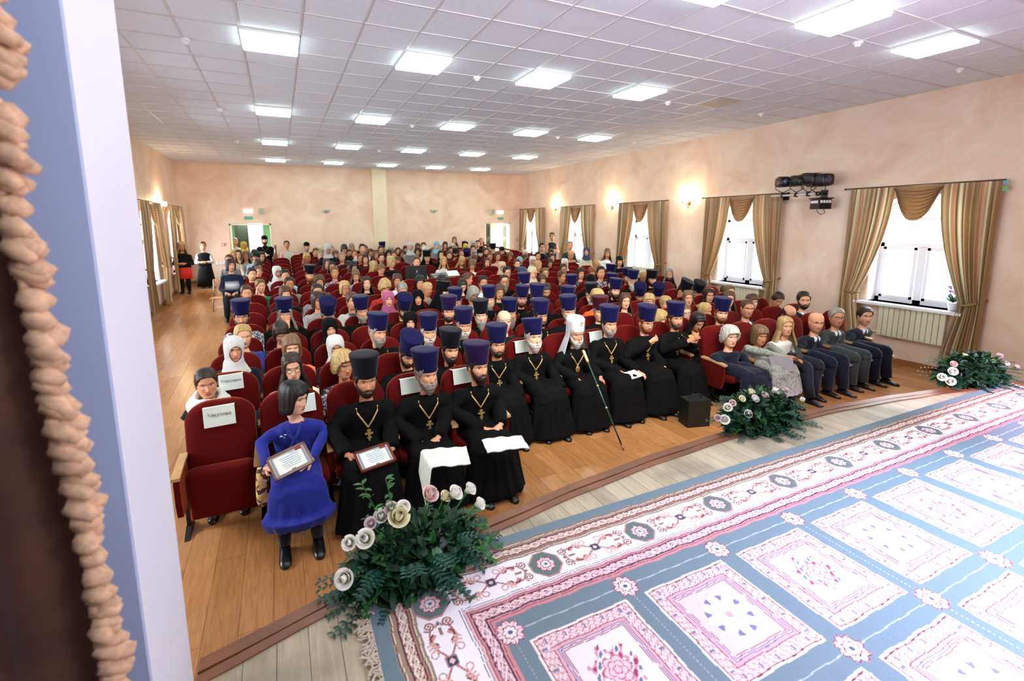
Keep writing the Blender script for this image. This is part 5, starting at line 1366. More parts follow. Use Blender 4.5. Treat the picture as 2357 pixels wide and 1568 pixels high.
# right block
h11 = hero(1681, 777, 0, 11, '-', 'wc', '-', 'nv', 28, 0, female=True, opts=['skirt'], hem=.25, label='person in dark navy jacket with short silver hair beside the wide gap', hands=arm2(0, 11, (1725, 872), (1738, 870), (.6, -.7, -.2), (-.8, -.5, -.1)), wide=1.22)
h12 = hero(1749, 774, 0, 12, '-', 'lm', '-', 'lace', 34, 6, female=True, opts=['skirt'], hem=.2, label='person in grey lace dress holding out a phone and papers', hands=arm2(0, 12, (1815, 822), (1826, 828), (.8, -.5, .1), (.5, -.8, .1), dy=-.42), wide=1.26)
h13 = hero(1808, 753, 0, 13, '-', 'yL', '-', 'wj', 26, -4, female=True, opts=[], label='person in white jacket with long fair hair, hands on black trousers', hands=arm2(0, 13, (1865, 846), (1878, 852), (.7, -.6, -.2), (-.3, -.8, -.2)), wide=1.14)
h14 = hero(1879, 744, 0, 14, '-', '-', '-', 'ns', 24, 4, female=False, opts=[], label='bald person in navy suit and grey tie holding a purple leaflet', hands=arm2(0, 14, (1900, 838), (1925, 840), (.8, -.5, -.2), (-.6, -.7, -.2)), wide=1.24, fat=1.05)
h15 = hero(1926, 732, 0, 15, '-', 'gs', '-', 'gs', 22, 0, female=False, opts=['g'], label='grey-haired person with glasses in dark grey suit, white paper on lap', hands=arm2(0, 15, (1955, 828), (1968, 832), (.8, -.5, -.2), (-.8, -.5, -.2)), wide=1.24)
h16 = hero(1991, 729, 0, 16, '-', 'ds', '-', 'ns', 26, 2, female=False, opts=[], label='dark-haired person in navy suit at row end holding a bright phone', hands=arm2(0, 16, (2020, 825), (2046, 815), (.7, -.6, -.2), (-.3, -.9, -.1)), wide=1.22)
g = G()
for a, b, w_ in ((-.02, 0, .012), (.012, .008, .010), (.0, -.012, .008)): g.ball((a-.075, -.165, .80+b), (w_, .004, w_*.7), 8, 6)
obj('brooch', g, M_silver, h1)
g = G()
for sgn_ in (-1, 1): g.tube([(sgn_*.07, -.055, h1_z-.195), (sgn_*.03, -.13, h1_z-.27), (-sgn_*.05, -.165, h1_z-.38)], [.012, .016, .006], 6, S((30, 38, 122)), .4)
obj('lapel', g, M_cloth, h1, True)
# ------------------------------------------------------------------ things they hold
def quad3(name, P, th, m): 
    P = np.array(P, float); n = np.cross(P[1]-P[0], P[3]-P[0]); n /= np.linalg.norm(n); g = G(); g.add(np.vstack([P, P-n*th]), [(0, 1, 2, 3), (7, 6, 5, 4), (0, 4, 5, 1), (1, 5, 6, 2), (2, 6, 7, 3), (3, 7, 4, 0)]); return g, n
M_mahog = mat('mahogany_frame', S((104, 40, 22)), .25, noise=.2); M_paper = mat('paper', S((236, 240, 228)), .6); M_blue = mat('pale_blue_print', S((150, 180, 206)), .6); M_greyp = mat('grey_ornament', S((150, 152, 162)), .6)
def certificate(ctr, w, h, R, label, wob=0):
    e = empty('framed_certificate', ctr, label, 'framed certificate', 'framed certificates'); R = np.array(R)
    g = G(); 
    for a, b, c, d in ((0, h/2-.009, w, .018), (0, -h/2+.009, w, .018), (w/2-.009, 0, .018, h), (-w/2+.009, 0, .018, h)): g.box((a, b, 0), (c, d, .016))
    g.xf(R); obj('frame', g, M_mahog, e)
    g = G(); g.box((0, 0, -.003), (w-.03, h-.03, .004)); g.xf(R); obj('certificate_paper', g, M_paper, e)
    g = G()
    for s in (-1, 1): g.box((s*(w/2-.034), 0, .0006), (.018, h-.05, .002)); 
    for s in (-1, 1): g.box((0, s*(h/2-.026), .0006), (w-.06, .006, .002))
    g.xf(R); obj('ornament_border', g, M_greyp, e)
    g = G()
    for k in range(6): g.box((.01, h*.22-k*h*.085, .0007), (w*(.5-.05*(k % 3)), .004, .002))
    for k in range(4): g.box((.02+k*.012, h*.31, .0007), (.005, .018, .002))
    g.xf(R); obj('printed_lines', g, M_blue, e)
    g = G(); g.box((w/2-.06, h/2-.032, .001), (.05, .022, .002)); g.xf(R); obj('red_ribbon', g, mat('red_print', S((150, 30, 30)), .5), e)
    g = G(); g.box((0, -h/2+.03, .001), (.03, .014, .002)); g.xf(R); obj('stamp', g, mat('stamp_print', S((120, 110, 90)), .5), e); return e
p = at(668, 1061, Y=row_y(0)-.44); certificate(p, .30, .21, rotz(0)@rotx(.60)@rotz(.33), 'framed certificate in a dark wooden frame held by the person in blue dress')
p = at(863, 1052, Y=row_y(0)-.47); certificate(p, .30, .21, rotx(.42)@rotz(.16), 'framed certificate in a dark wooden frame held in the black-clad priest lap')
# staff of the white-hatted figure
tip = at(1436, 1038, Z=.0); topp = at(1342, 806, Y=row_y(1)-.30)
st = empty('walking_staff', tip, 'long green and gold ceremonial staff held upright beside the white hat person', 'staff'); D = topp-tip
def sp(t): return D*t
g = G(); g.tube([sp(.24), sp(.86)], .010, 10); obj('shaft', g, mat('green_staff_enamel', S((56, 92, 84)), .3, metal=.4), st, True)
g = G(); g.tube([sp(.06), sp(.24)], .009, 10); obj('lower_shaft', g, M_black, st, True)
g = G(); g.tube([sp(0), sp(.06)], [.006, .009], 10); obj('tip', g, mat('copper', S((180, 110, 70)), .3, metal=1.), st, True)
g = G(); g.tube([sp(.86), sp(.88), sp(.96), sp(.985), sp(1)], [.012, .018, .019, .022, .014], 12); 
for t in (.40, .62): g.tube([sp(t-.008), sp(t), sp(t+.008)], [.011, .018, .011], 10)
obj('gold_handle', g, M_gold, st, True)
# white bags and papers on laps
def lap_cloth(name, r, c, px, W_, D_, drop, label, cat, m, seed=0, ang=0.):
    l = np.array([X0+PITCH_X*c, row_y(r)-.02+row_off(r, c), 0]); o = at(px[0], px[1], Z=.655); g = G(); n = 26; P = np.zeros((n, n, 3))
    for i in range(n):
        for j in range(n):
            u = (i/(n-1)-.5)*W_; v = (j/(n-1)-.35)*D_; x, y = u*math.cos(ang)-v*math.sin(ang), -(u*math.sin(ang)+v*math.cos(ang)); z = .004*math.sin(u*50+seed)+.004*math.sin(v*44+u*20)
            over = max(0, -x-.12) if drop else 0; z -= over*2.6 if drop else 0; x += over*.75; P[i, j] = (x, y, z)
    g.grid(P); g.grid(P-np.array([0, 0, .006])); return obj(name, g, m, None, True, (o[0], o[1], o[2]), label, cat)
M_bag = mat('white_plastic_bag', S((226, 232, 220)), .4)
lap_cloth('plastic_bag', 0, 3, (1012, 1046), .46, .30, True, 'white plastic bag drooping off the knees of the grey-bearded cleric', 'bag', M_bag, 1, .25)
lap_cloth('plastic_bag', 0, 4, (1160, 1016), .36, .24, False, 'white plastic bag lying flat on the lap of the violet-hatted cleric', 'bag', M_bag, 2, .2)
def slab(name, px, py, Y, size, R, m, label, cat, col_part=None):
    p = at(px, py, Y=Y); e = empty(name, p, label, cat); g = G(); g.box((0, 0, 0), size); g.xf(R); obj({'phone': 'phone_case', 'book': 'cover', 'paper_sheet': 'sheet', 'booklet': 'page_spread'}.get(name, 'body'), g, m, e)
    if col_part: g = G(); g.box((0, 0, size[2]/2+.0008), (size[0]*.92, size[1]*.92, .001)); g.xf(R); obj(col_part[0], g, col_part[1], e)
    return e
r1 = row_y(1)-.02; r0r = row_y(0)+.22
slab('phone', 1283, 906, r1-.42, (.07, .14, .01), rotx(1.0)@rotz(.1), M_black, 'black phone held by the white-bearded cleric in blue hat', 'phone')
slab('booklet', 1458, 862, r1-.42, (.20, .15, .012), rotx(.25)@rotz(.15), M_paper, 'pale green booklet under the hands of the second cleric past the staff', 'booklet', ('cover_print', mat('pale_green_print', S((196, 216, 200)), .5)))
slab('book', 1509, 857, r1-.42, (.17, .12, .02), rotx(.35)@rotz(-.1), mat('red_book_cover', S((120, 20, 30)), .5), 'dark red book on the lap of the cleric wearing glasses', 'book')
slab('phone', 1838, 812, r0r-.50, (.08, .15, .01), rotz(-.5)@rotx(.9), M_black, 'dark phone held out by the person in grey lace', 'phone')
slab('paper_sheet', 1800, 838, r0r-.44, (.30, .21, .004), rotz(-.5)@rotx(1.0), mat('grey_paper', S((120, 116, 122)), .5), 'grey leaflet held below the phone by the person in grey lace', 'leaflet')
slab('leaflet', 1950, 838, r0r-.46, (.16, .10, .006), rotx(.5), mat('purple_leaflet', S((150, 110, 170)), .5), 'thin purple leaflet in the hands of the bald person', 'leaflet')
slab('paper_sheet', 1994, 826, r0r-.42, (.16, .12, .01), rotx(.3), M_paper, 'small white paper on the knee of the grey suit person', 'paper')
slab('phone', 2047, 817, r0r-.42, (.14, .075, .01), rotx(.7), M_black, 'phone with a bright white screen at the far right of front row', 'phone', ('screen', mat('lit_screen', (1, 1, 1), .3, emit=(.9, .95, 1), estr=1)))
slab('paper_sheet', 1745, 878, r0r-.42, (.14, .10, .006), rotx(.3), mat('pale_blue_paper', S((150, 180, 220)), .5), 'pale blue paper held by the silver-haired person', 'paper')
# name cards over the chair backs
M_card = mat('name_card', S((222, 236, 226)), .6); M_ink = mat('card_ink', S((130, 140, 138)), .6)
for px, py, r, c, tx, nm in ((505, 958, 0, 0, 'Хакутина', 'on the empty chair nearest the camera'), (532, 880, 1, 0, 'Уласевич', 'on the aisle chair of the second row'), (697, 930, 0, 1, '', 'behind the person in blue dress'), (947, 888, 0, 3, '', 'behind the grey-bearded cleric in blue hat'), (1066, 866, 0, 4, '', 'behind the violet-hatted cleric'), (1203, 798, 1, 6, '', 'behind the white-bearded cleric with phone'), (1372, 776, 1, 8, '', 'beside the white-hatted person'), (653, 812, 3, 1, '', 'behind the person in coral jacket'), (577, 782, 4, 0, '', 'on the fifth row aisle chair')):
    yb = row_y(r)+.150; p = at(px, py, Y=yb); w, h = (.215, .15) if c != 0 or r else (.235, .165); zt = min(p[2]+h/2, 1.05+floor_z(yb)); e = empty('name_card', (p[0], yb, zt-h/2), 'white paper name card %s' % nm, 'name card', 'white name cards on chair backs')
    g = G(); g.box((0, 0, 0), (w, .002, h)); g.box((0, .05, h/2), (w, .10, .002)); g.xf(rotx(-.16)@roty(-.03)); obj('card_sheet', g, M_card, e)
    if tx: text_mesh('lettering', tx, .040, M_ink, e, (0, -.004, .018), (PI/2-.16, 0, 0)); text_mesh('initials', 'Е.В.', .040, M_ink, e, (0, -.0, -.035), (PI/2-.16, 0, 0))
# handbags
def handbag(loc, w, h, d, m, label, strap=True):
    e = empty('handbag', loc, label, 'handbag'); g = G(); rr = []
    for k in range(9): t = k/8; s = 1-.25*t-.25*(abs(t-.5)*2)**4; rr.append([(w/2*s*np.sign(math.cos(a))*abs(math.cos(a))**.6, d/2*s*np.sign(math.sin(a))*abs(math.sin(a))**.6, h*t) for a in np.linspace(0, 2*PI, 18, endpoint=False)])
    g.loft(rr); obj('bag_body', g, m, e, True)
    if strap: g = G(); a = np.linspace(0, PI, 14); g.tube([(w*.35*math.cos(q), 0, h*.9+h*.45*math.sin(q)) for q in a], .008, 6); obj('strap', g, m, e, True)
    return e
M_leather = mat('dark_green_leather', S((18, 30, 28)), .25)
p = at(690, 1112, Y=row_y(0)-.32); handbag((p[0], p[1], p[2]-.05), .26, .14, .14, M_leather, 'small shiny dark leather handbag under the certificate on the blue dress lap')
p = at(606, 1125, Y=row_y(0)-.25); handbag((p[0], p[1], p[2]-.12), .12, .30, .16, pat_mat('scarf_print', [(200, 170, 110), (70, 50, 36), (220, 200, 150), (110, 60, 40)], 26), 'folded brown and gold patterned scarf hanging beside the blue dress', False)
p = at(1612, 985, Z=0.); e = empty('equipment_case', (p[0]+.02, p[1]+.12, 0), 'black case standing on the floor between the seat blocks', 'case')
g = G(); g.box((0, 0, .17), (.30, .2, .34)); g.xf(rotz(-.25)); obj('case_body', g, mat('black_case', S((16, 22, 22)), .5), e); g = G(); g.tube([(-.08, -.0, .34), (-.06, 0, .39), (.06, 0, .39), (.08, 0, .34)], .009, 6); g.xf(rotz(-.25)); obj('case_handle', g, M_black, e)
# ------------------------------------------------------------------ standing people and people on extra seats
def stander(px, py, Y, hat, hair, beard, cl, yaw, opts, label, down=0, pose='lap', hands=None, lod=1, **k):
    p = at(px, py, Y=Y); zf = floor_z(min(Y, YB)); hz = p[2]-zf
    if hz < 1.42: zf = p[2]-1.42 if False else zf
    return make_person((p[0], Y, zf), (0, 0, hz), hat, hair, beard, cl, yaw-math.degrees(math.atan2(p[0], Y))*.9, down, lod, k.pop('female', None), opts, label, None, pose, True, hands=hands, **k)
stander(418, 568, 16.7, '-', 'yL', '-', 'bk', 15, [], 'person in black jacket and red skirt standing by the left wall with a phone', 12)
q = at(418, 568, Y=16.7); g = G(); t = np.linspace(0, 2*PI, 20, endpoint=False); zf = floor_z(16.7); rr = [[(q[0]+w*math.sin(a), 16.73-w*.75*math.cos(a), zf+z) for a in t] for z, w in ((.46, .205), (.62, .20), (.80, .195))]; 
g.loft(rr); sk_ = obj('skirt', g, mat('red_skirt', S((226, 52, 34)), .8), None, True); sk_.parent = [o for o in COL.objects if o.get('label', '').startswith('person in black jacket and red')][0]; sk_.matrix_parent_inverse = Matrix.Translation(-Vector((q[0], 16.7, zf)))
stander(467, 567, 17.6, '-', 'bu', '-', 'bk', 5, ['skirt', 'wsl'], 'person in long black pinafore with white sleeves standing at the back left')
stander(541, 557, 19.4, '-', 'wx', '-', 'wh', 10, [], 'bald person in white shirt leaning in the left back doorway')
stander(561, 566, 18.95, 's:ye', '-', '-', 'gy', 10, [], 'person in yellow headscarf standing inside the left back doorway')
stander(609, 554, 18.2, 'k', 'ds', 'dm', 'bk', 0, ['cass', 'k'], 'tall bearded person in black cassock standing before the left back doorway')
stander(660, 564, 18.0, '-', 'bs', '-', 'pk', 0, ['w'], 'person in pale pink top with large mint bag standing by back wall', female=True)
stander(706, 569, 17.7, 'k', 'gs', 'gm', 'bk', 0, ['cass', 'c'], 'grey-bearded person in cassock and pointed black cap standing by the back wall')
stander(1046, 554, 18.2, '-', 'lL', '-', 'lg', 0, [], 'person in pale grey top with long hair standing against the back wall')
stander(1107, 556, 18.3, '-', 'gx', '-', 'bk', 0, [], 'bald person standing behind others just left of the right back doorway')
stander(1100, 562, 17.9, '-', 'ds', '-', 'br', 5, [], 'dark-haired person in brown jacket standing near the right back doorway')
CL['pl'] = ((26, 28, 34), 'black', 'polo shirt')
stander(1271, 545, 14.6, '-', 'bs', '-', 'pl', -8, [], 'person in black polo shirt standing with crossed arms between two windows', pose='crossed')
stander(1248, 570, 14.0, '-', 'ks', '-', 'nv', 10, ['g'], 'person in dark navy sweater with glasses standing in front of the black polo')
stander(1312, 566, 13.3, '-', 'gx', '-', 'gn', 10, [], 'balding person in green shirt standing in front of the fourth window')
stander(1314, 588, 12.5, '-', 'go', '-', 'lg', 10, [], 'balding person in grey jacket and dark tie below the green shirt one', 22)
stander(1350, 580, 12.6, 's:gb', '-', '-', 'cr', -5, [], 'person in cream sweater and dark headscarf standing by the third window')
stander(1398, 583, 11.6, '-', 'lL', '-', 'wh', 0, [], 'person in white sleeves with long fair hair standing beside the third window', 12)
stander(1426, 602, 10.9, 'b', 'kL', '-', 'bk', 10, [], 'person in black coat and black knitted hat beside the third window')
M_chairw = mat('beech_plywood', S((222, 160, 92)), .35, noise=.15); M_steel = mat('grey_steel_tube', S((150, 156, 160)), .35, metal=.6)
def school_chair(loc, rz, label, paper=False):
    e = empty('school_chair', loc, label, 'chair', 'plywood school chairs', rz=rz)
    g = G(); g.box((0, 0, .44), (.42, .40, .018)); obj('seat', g, M_chairw, e); g = G(); g.loft([[(-.2, .20, .70), (.2, .20, .70), (.2, .215, .70), (-.2, .215, .70)], [(-.2, .24, .90), (.2, .24, .90), (.2, .255, .90), (-.2, .255, .90)]]); obj('backrest', g, M_chairw, e)
    for s in (-1, 1):
        g = G(); g.tube([(s*.19, -.20, .01), (s*.19, .20, .01)], .016, 8); g.tube([(s*.19, .0, .01), (s*.19, .02, .30), (s*.19, .12, .43)], .016, 8); obj('leg', g, M_steel, e, True); g = G(); g.tube([(s*.185, .12, .43), (s*.185, .19, .62), (s*.185, .235, .88)], .013, 8); g.tube([(s*.19, -.18, .43), (s*.19, .17, .43)], .012, 8); obj('frame', g, M_steel, e, True)
    return e
p = at(512, 727, Z=floor_z(11.7)); school_chair((p[0]-.02, p[1]+.15, floor_z(11.9)), -.12, 'empty plywood school chair with steel legs standing in the left aisle')
slab('paper_sheet', 512, 706, p[1]-.02, (.24, .16, .004), rotz(.2), M_paper, 'white paper sheet lying on the empty school chair', 'paper')
def sitter(px, py, hat, hair, beard, cl, yaw, opts, label, down=0, Y=None, ch=True, **k):
    y, d = est(px, py, 1.15) if Y is None else (Y, ray(px, py)/ray(px, py)[1]); x = d[0]*y; hz = CAMZ+d[2]*y-floor_z(y)
    make_person((x, y, floor_z(y)), (0, 0, max(1.0, min(1.5, hz))), hat, hair, beard, cl, yaw, down, 1, k.pop('female', None), opts, label, **k)
    if ch: school_chair((x, y, floor_z(y)), 0, 'plywood school chair in the left aisle under the %s' % ' '.join(label.split()[:7]))
CL['hd'] = ((24, 34, 62), 'navy', 'hoodie')
sitter(531, 612, '-', 'dm', '-', 'hd', 30, [], 'person in navy hoodie with red and white chest band on an aisle chair', Y=12.9, female=False)
sitter(536, 589, '-', 'yL', '-', 'be', 15, [], 'pale girl in beige coat with hand at chin, aisle extra seats', Y=15.2)
sitter(549, 587, '-', 'bL', '-', 'cr', 5, [], 'brown-haired child in cream top between two others on aisle extra seats', Y=16.0)
sitter(566, 590, '-', 'lL', '-', 'lg', 5, [], 'child in pale grey hood beside the curly dark head', 12, Y=15.4)
sitter(587, 589, '-', 'kc', '-', 'lb', 0, [], 'person with dark curly hair in blue top bending down at the aisle', 40, Y=15.1)
sitter(603, 591, '-', 'dL', '-', 'bk', 10, [], 'person in black with long dark hair before the tall cleric', 10, Y=15.9)
sitter(528, 600, '-', 'bs', '-', 'gy', -10, [], 'person in grey mostly hidden behind the navy hoodie', Y=14.0)
# ================================================================== FLOWER ARRANGEMENTS
def leafmat(name, c, c2): return mat(name, S(c), .45, col2=S(c2), nscale=9, spec=.4)
M_leaf = leafmat('dark_leaf', (12, 44, 24), (22, 66, 32)); M_leaf2 = leafmat('fresh_leaf', (42, 98, 44), (60, 120, 54)); M_fern = leafmat('blue_green_fern', (18, 62, 46), (32, 84, 68))
M_rose = mat('rose_petal', attr=True, rough=.6, spec=.3)
def petal(R, w, h, open_, col, tip):
    nu, nv = 9, 7; P = np.zeros((nv, nu, 3)); C = np.zeros((nv, nu, 3))
    for i in range(nv):
        t = i/(nv-1); r = R*(.25+.75*t**.6)+open_*t**3; hw = w*(math.sin(PI*(.16+.66*t))**.45)
        for j in range(nu):
            a = (j/(nu-1)-.5)*2*hw; P[i, j] = (r*math.sin(a), -r*math.cos(a), h*t-open_*.5*t**4*(1+.3*math.cos(a*3))-.15*h*abs(j/(nu-1)-.5)**2); C[i, j] = np.array(col)*(1-t)+np.array(tip)*t
    return P, C
def rose(base, size, axis, col, tip, seed):
    g = G(); rs = np.random.RandomState(seed); Z = Vector(axis).normalized(); Q = np.array(Z.to_track_quat('Z', 'Y').to_matrix())
    for k, (n, R, w, h, op) in enumerate(((2, .08, 1.7, .98, -.03), (3, .18, 1.3, 1.0, -.07), (4, .34, 1.05, 1.02, -.13), (4, .54, .95, .98, -.16), (5, .72, .85, .88, .0), (5, .88, .8, .70, .12))):
        for i in range(n):
            P, C = petal(R*size*.55, w, h*size*.95, op*size, np.array(col)*(1 if k < 2 else .97), tip if k > 1 else col); g.grid((P@rotz(2*PI*i/n+k*.7+rs.uniform(-.2, .2)).T)@Q.T+base, C)
    g.ball(np.array(base), size*.26, 8, 6, S((90, 130, 60))); g.ball(np.array(base)+np.array(Z)*size*.55, (size*.15, size*.15, size*.28), 10, 8, np.array(col)*.92); return g
def leaf_shape(L, w, n=6):
    t = np.linspace(0, 1, n); m = np.stack([0*t, t*L, -.18*L*t**2], 1); e = np.sin(PI*t**.8)*w; V = []; F = []
    for i in range(n): V += [m[i]-(e[i], 0, -.25*e[i]), m[i], m[i]+(e[i], 0, .25*e[i])]
    for i in range(n-1):
        for k in (0, 1): a = 3*i+k; F.append((a, a+1, a+4, a+3))
    return np.array(V), F
def flower_bank(label, ctr, size, roses, ang, seed, nleaf=520, trail=()):
    """ctr on the stage floor; size = half extents of the mound"""
    rs = np.random.RandomState(seed); e = empty('flower_arrangement', ctr, label, 'flower arrangement', 'rose arrangements on the stage edge', rz=ang)
    sx_, sy_, sz_ = size
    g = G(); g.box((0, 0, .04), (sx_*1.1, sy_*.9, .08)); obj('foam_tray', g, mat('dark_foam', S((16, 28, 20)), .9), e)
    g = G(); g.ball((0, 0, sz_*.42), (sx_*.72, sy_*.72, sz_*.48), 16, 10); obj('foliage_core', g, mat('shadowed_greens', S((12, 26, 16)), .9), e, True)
    LS = {0: leaf_shape(.075, .013), 1: leaf_shape(.058, .019), 2: leaf_shape(.030, .007)}
    def scatter(n, kind, m, name, spread=(0, 1.)):
        g = G()
        for k in range(n):
            a = rs.uniform(0, 2*PI); ph = math.acos(rs.uniform(-.15, 1)); rr = rs.uniform(.68, .98)
            d = np.array([math.sin(ph)*math.cos(a), math.sin(ph)*math.sin(a), math.cos(ph)]); p = d*np.array([sx_, sy_, sz_])*rr; p[2] = max(.015, p[2]*.95+.02)
            V, F = LS[kind]; V = V*rs.uniform(.7, 1.35)
            out = Vector(d*.6+rs.uniform(-.9, .9, 3)+(0, 0, -.1)).normalized(); R = np.array(out.to_track_quat('Y', 'Z').to_matrix())@roty(rs.uniform(-1, 1)); g.add(V@R.T+p, F)
        return obj(name, g, m, e, True, kind='stuff')
    scatter(nleaf//3, 0, M_leaf, 'long_leaves'); scatter(nleaf*3//4, 1, M_leaf, 'broad_leaves'); scatter(nleaf//5, 1, M_leaf2, 'fresh_leaves')
    g = G()
    for k in range(30+nleaf//22):   # feathery sprays
        a = rs.uniform(0, 2*PI); d = np.array([math.cos(a), math.sin(a), rs.uniform(-.1, .9)]); d /= np.linalg.norm(d); p = d*np.array([sx_, sy_, sz_])*.85; p[2] = max(.03, p[2]); L = rs.uniform(.10, .2)
        s = [p+d*L*t+np.array([0, 0, -.06*t*t]) for t in np.linspace(0, 1, 7)]
        for q in s: q[2] = max(.012, q[2])
        g.tube(s, .0018, 4)
        for i in range(1, 7):
            for sd in (-1, 1):
                V, F = LS[2]; lat = np.cross(d, (0, 0, 1.)); lat /= np.linalg.norm(lat)+1e-9; out = Vector(lat*sd+d*.6).normalized(); R = np.array(out.to_track_quat('Y', 'Z').to_matrix()); g.add(V@R.T*1.0+s[i], F)
    obj('fern_sprays', g, M_fern, e, True, kind='stuff')
    for tr in trail:
        g = G(); p = np.array(tr, float); s = [np.array([p[0]*t**.5, p[1]*t**.7, max(.02, .16*(1-t)+p[2]*t)]) for t in np.linspace(.3, 1, 10)]; g.tube(s, .002, 4)
        for q in s[2:]:
            for sd in (-1, 1): V, F = LS[2]; out = Vector((rs.uniform(-1, 1), rs.uniform(-1, 1), .3)).normalized(); g.add((V*1.4)@np.array(out.to_track_quat('Y', 'Z').to_matrix()).T+q, F)
        obj('trailing_sprig', g, M_leaf2 if len(tr) == 3 else M_fern, e, True)
    cr, iv, pk_ = S((252, 246, 214)), S((253, 251, 245)), S((248, 176, 174))
    Ri = rotz(-ang)
    for k, (px, py, yy, sz, c) in enumerate(roses):
        w = at(px, py, Y=ctr[1]+yy)-np.array(ctr); w = Ri@w; ax = np.array([w[0]*.9, w[1]*.6-.35, abs(w[2])+.12]); ax /= np.linalg.norm(ax)
        col, tip = {'w': (cr, iv), 'p': (pk_, S((240, 222, 214))), 'y': (S((248, 236, 176)), cr), 'v': (S((226, 186, 190)), S((236, 214, 214)))}[c]
        sz *= 1.12; g = rose(w-ax*sz*.45, sz, ax, col, tip, seed*31+k); r_ = obj('rose', g, M_rose, e, True)
        g = G(); b = w-ax*sz*.4; g.tube([b, b*.6+np.array([0, 0, .0]), (b[0]*.25, b[1]*.25, .06)], .004, 5); obj('stem', g, M_leaf2, r_)
    return e
c1 = at(968, 1330, Z=ZS); c1 = (c1[0]-.01, c1[1]+.05, ZS)
flower_bank('large arrangement of cream and pink roses with dark greenery nearest the camera', c1, (.325, .16, .235),
    [(990, 1138, .03, .062, 'p'), (1048, 1135, .05, .058, 'w'), (1082, 1126, .06, .05, 'w'), (1104, 1160, .03, .048, 'w'), (1025, 1143, .07, .045, 'y'), (918, 1190, -.03, .075, 'y'), (901, 1172, .02, .05, 'v'), (928, 1168, .04, .05, 'w'), (877, 1188, .02, .05, 'w'), (853, 1205, .0, .042, 'v'), (841, 1240, -.06, .062, 'w'), (804, 1250, -.05, .048, 'w'), (793, 1332, -.12, .062, 'w')], .18, 3, 1100, ((.40, -.12, .02), (.42, .02, .05), (.34, -.18, .02), (-.30, -.16, .03), (-.2, .1, .46), (-.12, .02, .5), (.45, .08, .12)))
c2 = at(1762, 978, Z=ZS); c2 = (c2[0], c2[1]+.05, ZS)
flower_bank('arrangement of cream and pink roses on the middle of the stage edge', c2, (.40, .20, .24),
    [(1668, 966, -.1, .055, 'w'), (1722, 953, -.08, .05, 'w'), (1675, 938, -.05, .05, 'w'), (1686, 928, -.02, .04, 'p'), (1738, 918, -.04, .048, 'w'), (1708, 918, 0, .04, 'y'), (1760, 911, -.03, .052, 'p'), (1784, 900, 0, .052, 'w'), (1730, 903, .03, .045, 'y'), (1808, 898, .02, .042, 'v'), (1846, 920, .0, .04, 'w'), (1652, 962, -.08, .038, 'v')], .12, 5, 1000, ((-.42, -.05, .03), (.42, .0, .04), (.3, -.15, .02), (.40, .06, .16)))
c3 = at(2248, 878, Z=ZS); c3 = (c3[0], c3[1]+.05, ZS)
flower_bank('arrangement of cream roses at the far right of the stage edge', c3, (.44, .22, .27),
    [(2188, 878, -.1, .06, 'w'), (2168, 868, -.08, .055, 'w'), (2193, 855, -.05, .06, 'w'), (2220, 850, -.03, .055, 'w'), (2240, 830, 0, .062, 'w'), (2195, 838, .0, .045, 'p'), (2240, 818, .05, .05, 'p'), (2222, 820, .03, .045, 'y'), (2300, 820, .04, .055, 'v'), (2316, 838, .0, .05, 'w'), (2262, 825, .03, .04, 'w'), (2340, 845, .0, .045, 'v')], .05, 8, 1000, ((-.46, -.05, .03), (.44, .02, .06), (.2, -.2, .02)))
# ================================================================== STAGE SPOTLIGHT BAR ON THE RIGHT WALL
M_spot = mat('spotlight_black', S((20, 20, 22)), .35); M_lens = mat('spotlight_lens', S((50, 50, 76)), .08, coat=.5)
p0 = at(1776, 452, X=XR-.35); p1 = at(1884, 452, X=XR-.35); bar_z = p0[2]; bar = empty('lighting_bar', (XR-.35, (p0[1]+p1[1])/2, bar_z), 'pale horizontal steel bar carrying stage spotlights on the right wall', 'lighting bar')
g = G(); hl = abs(p0[1]-p1[1])/2; g.cyl((0, -hl, 0), (0, hl, 0), .022, n=10); obj('bar_tube', g, mat('pale_steel', S((200, 205, 200)), .4), bar, True)
g = G()
for s in (-1, 1): g.box((.17, s*hl*.8, 0), (.36, .03, .03)); g.box((.33, s*hl*.8, 0), (.02, .12, .16))
obj('wall_bracket', g, M_black, bar)
def spotlight(y, z, L, s, rz, label):
    e = empty('stage_spotlight', (XR-.35, y, z), label, 'spotlight', 'black stage spotlights on the wall bar', rz=rz); g = G()
    rr = []
    for t, w in ((-.5, .8), (-.42, .98), (0, 1.), (.3, 1.), (.45, .92), (.5, .90)): a = np.linspace(0, 2*PI, 20, endpoint=False); rr.append([(s*w*np.sign(math.cos(q))*abs(math.cos(q))**.55, -t*L, s*.86*w*np.sign(math.sin(q))*abs(math.sin(q))**.55) for q in a])
    g.loft(rr, cap=True); obj('housing', g, M_spot, e, True); g = G(); g.ball((0, -.5*L, 0), (s*.5, .02, s*.5), 16, 8); obj('lens', g, M_lens, e, True)
    g = G(); g.tube([(-s*1.1, 0, .0), (-s*1.15, .0, -s*1.2), (-.02, 0, -s*1.75), (.02, 0, -s*1.75), (s*1.15, 0, -s*1.2), (s*1.1, 0, 0)], .008, 6); g.tube([(0, 0, -s*1.7), (0, 0, bar_z-z+.03)], .01, 6); g.box((0, 0, bar_z-z), (.06, .04, .08)); obj('yoke', g, M_black, e)
    g = G(); 
    for k in range(5): g.box((0, .1*L-.07*k*L+.05, s*.88), (s*1.3, .012, .012))
    obj('cooling_fin', g, M_black, e); return e
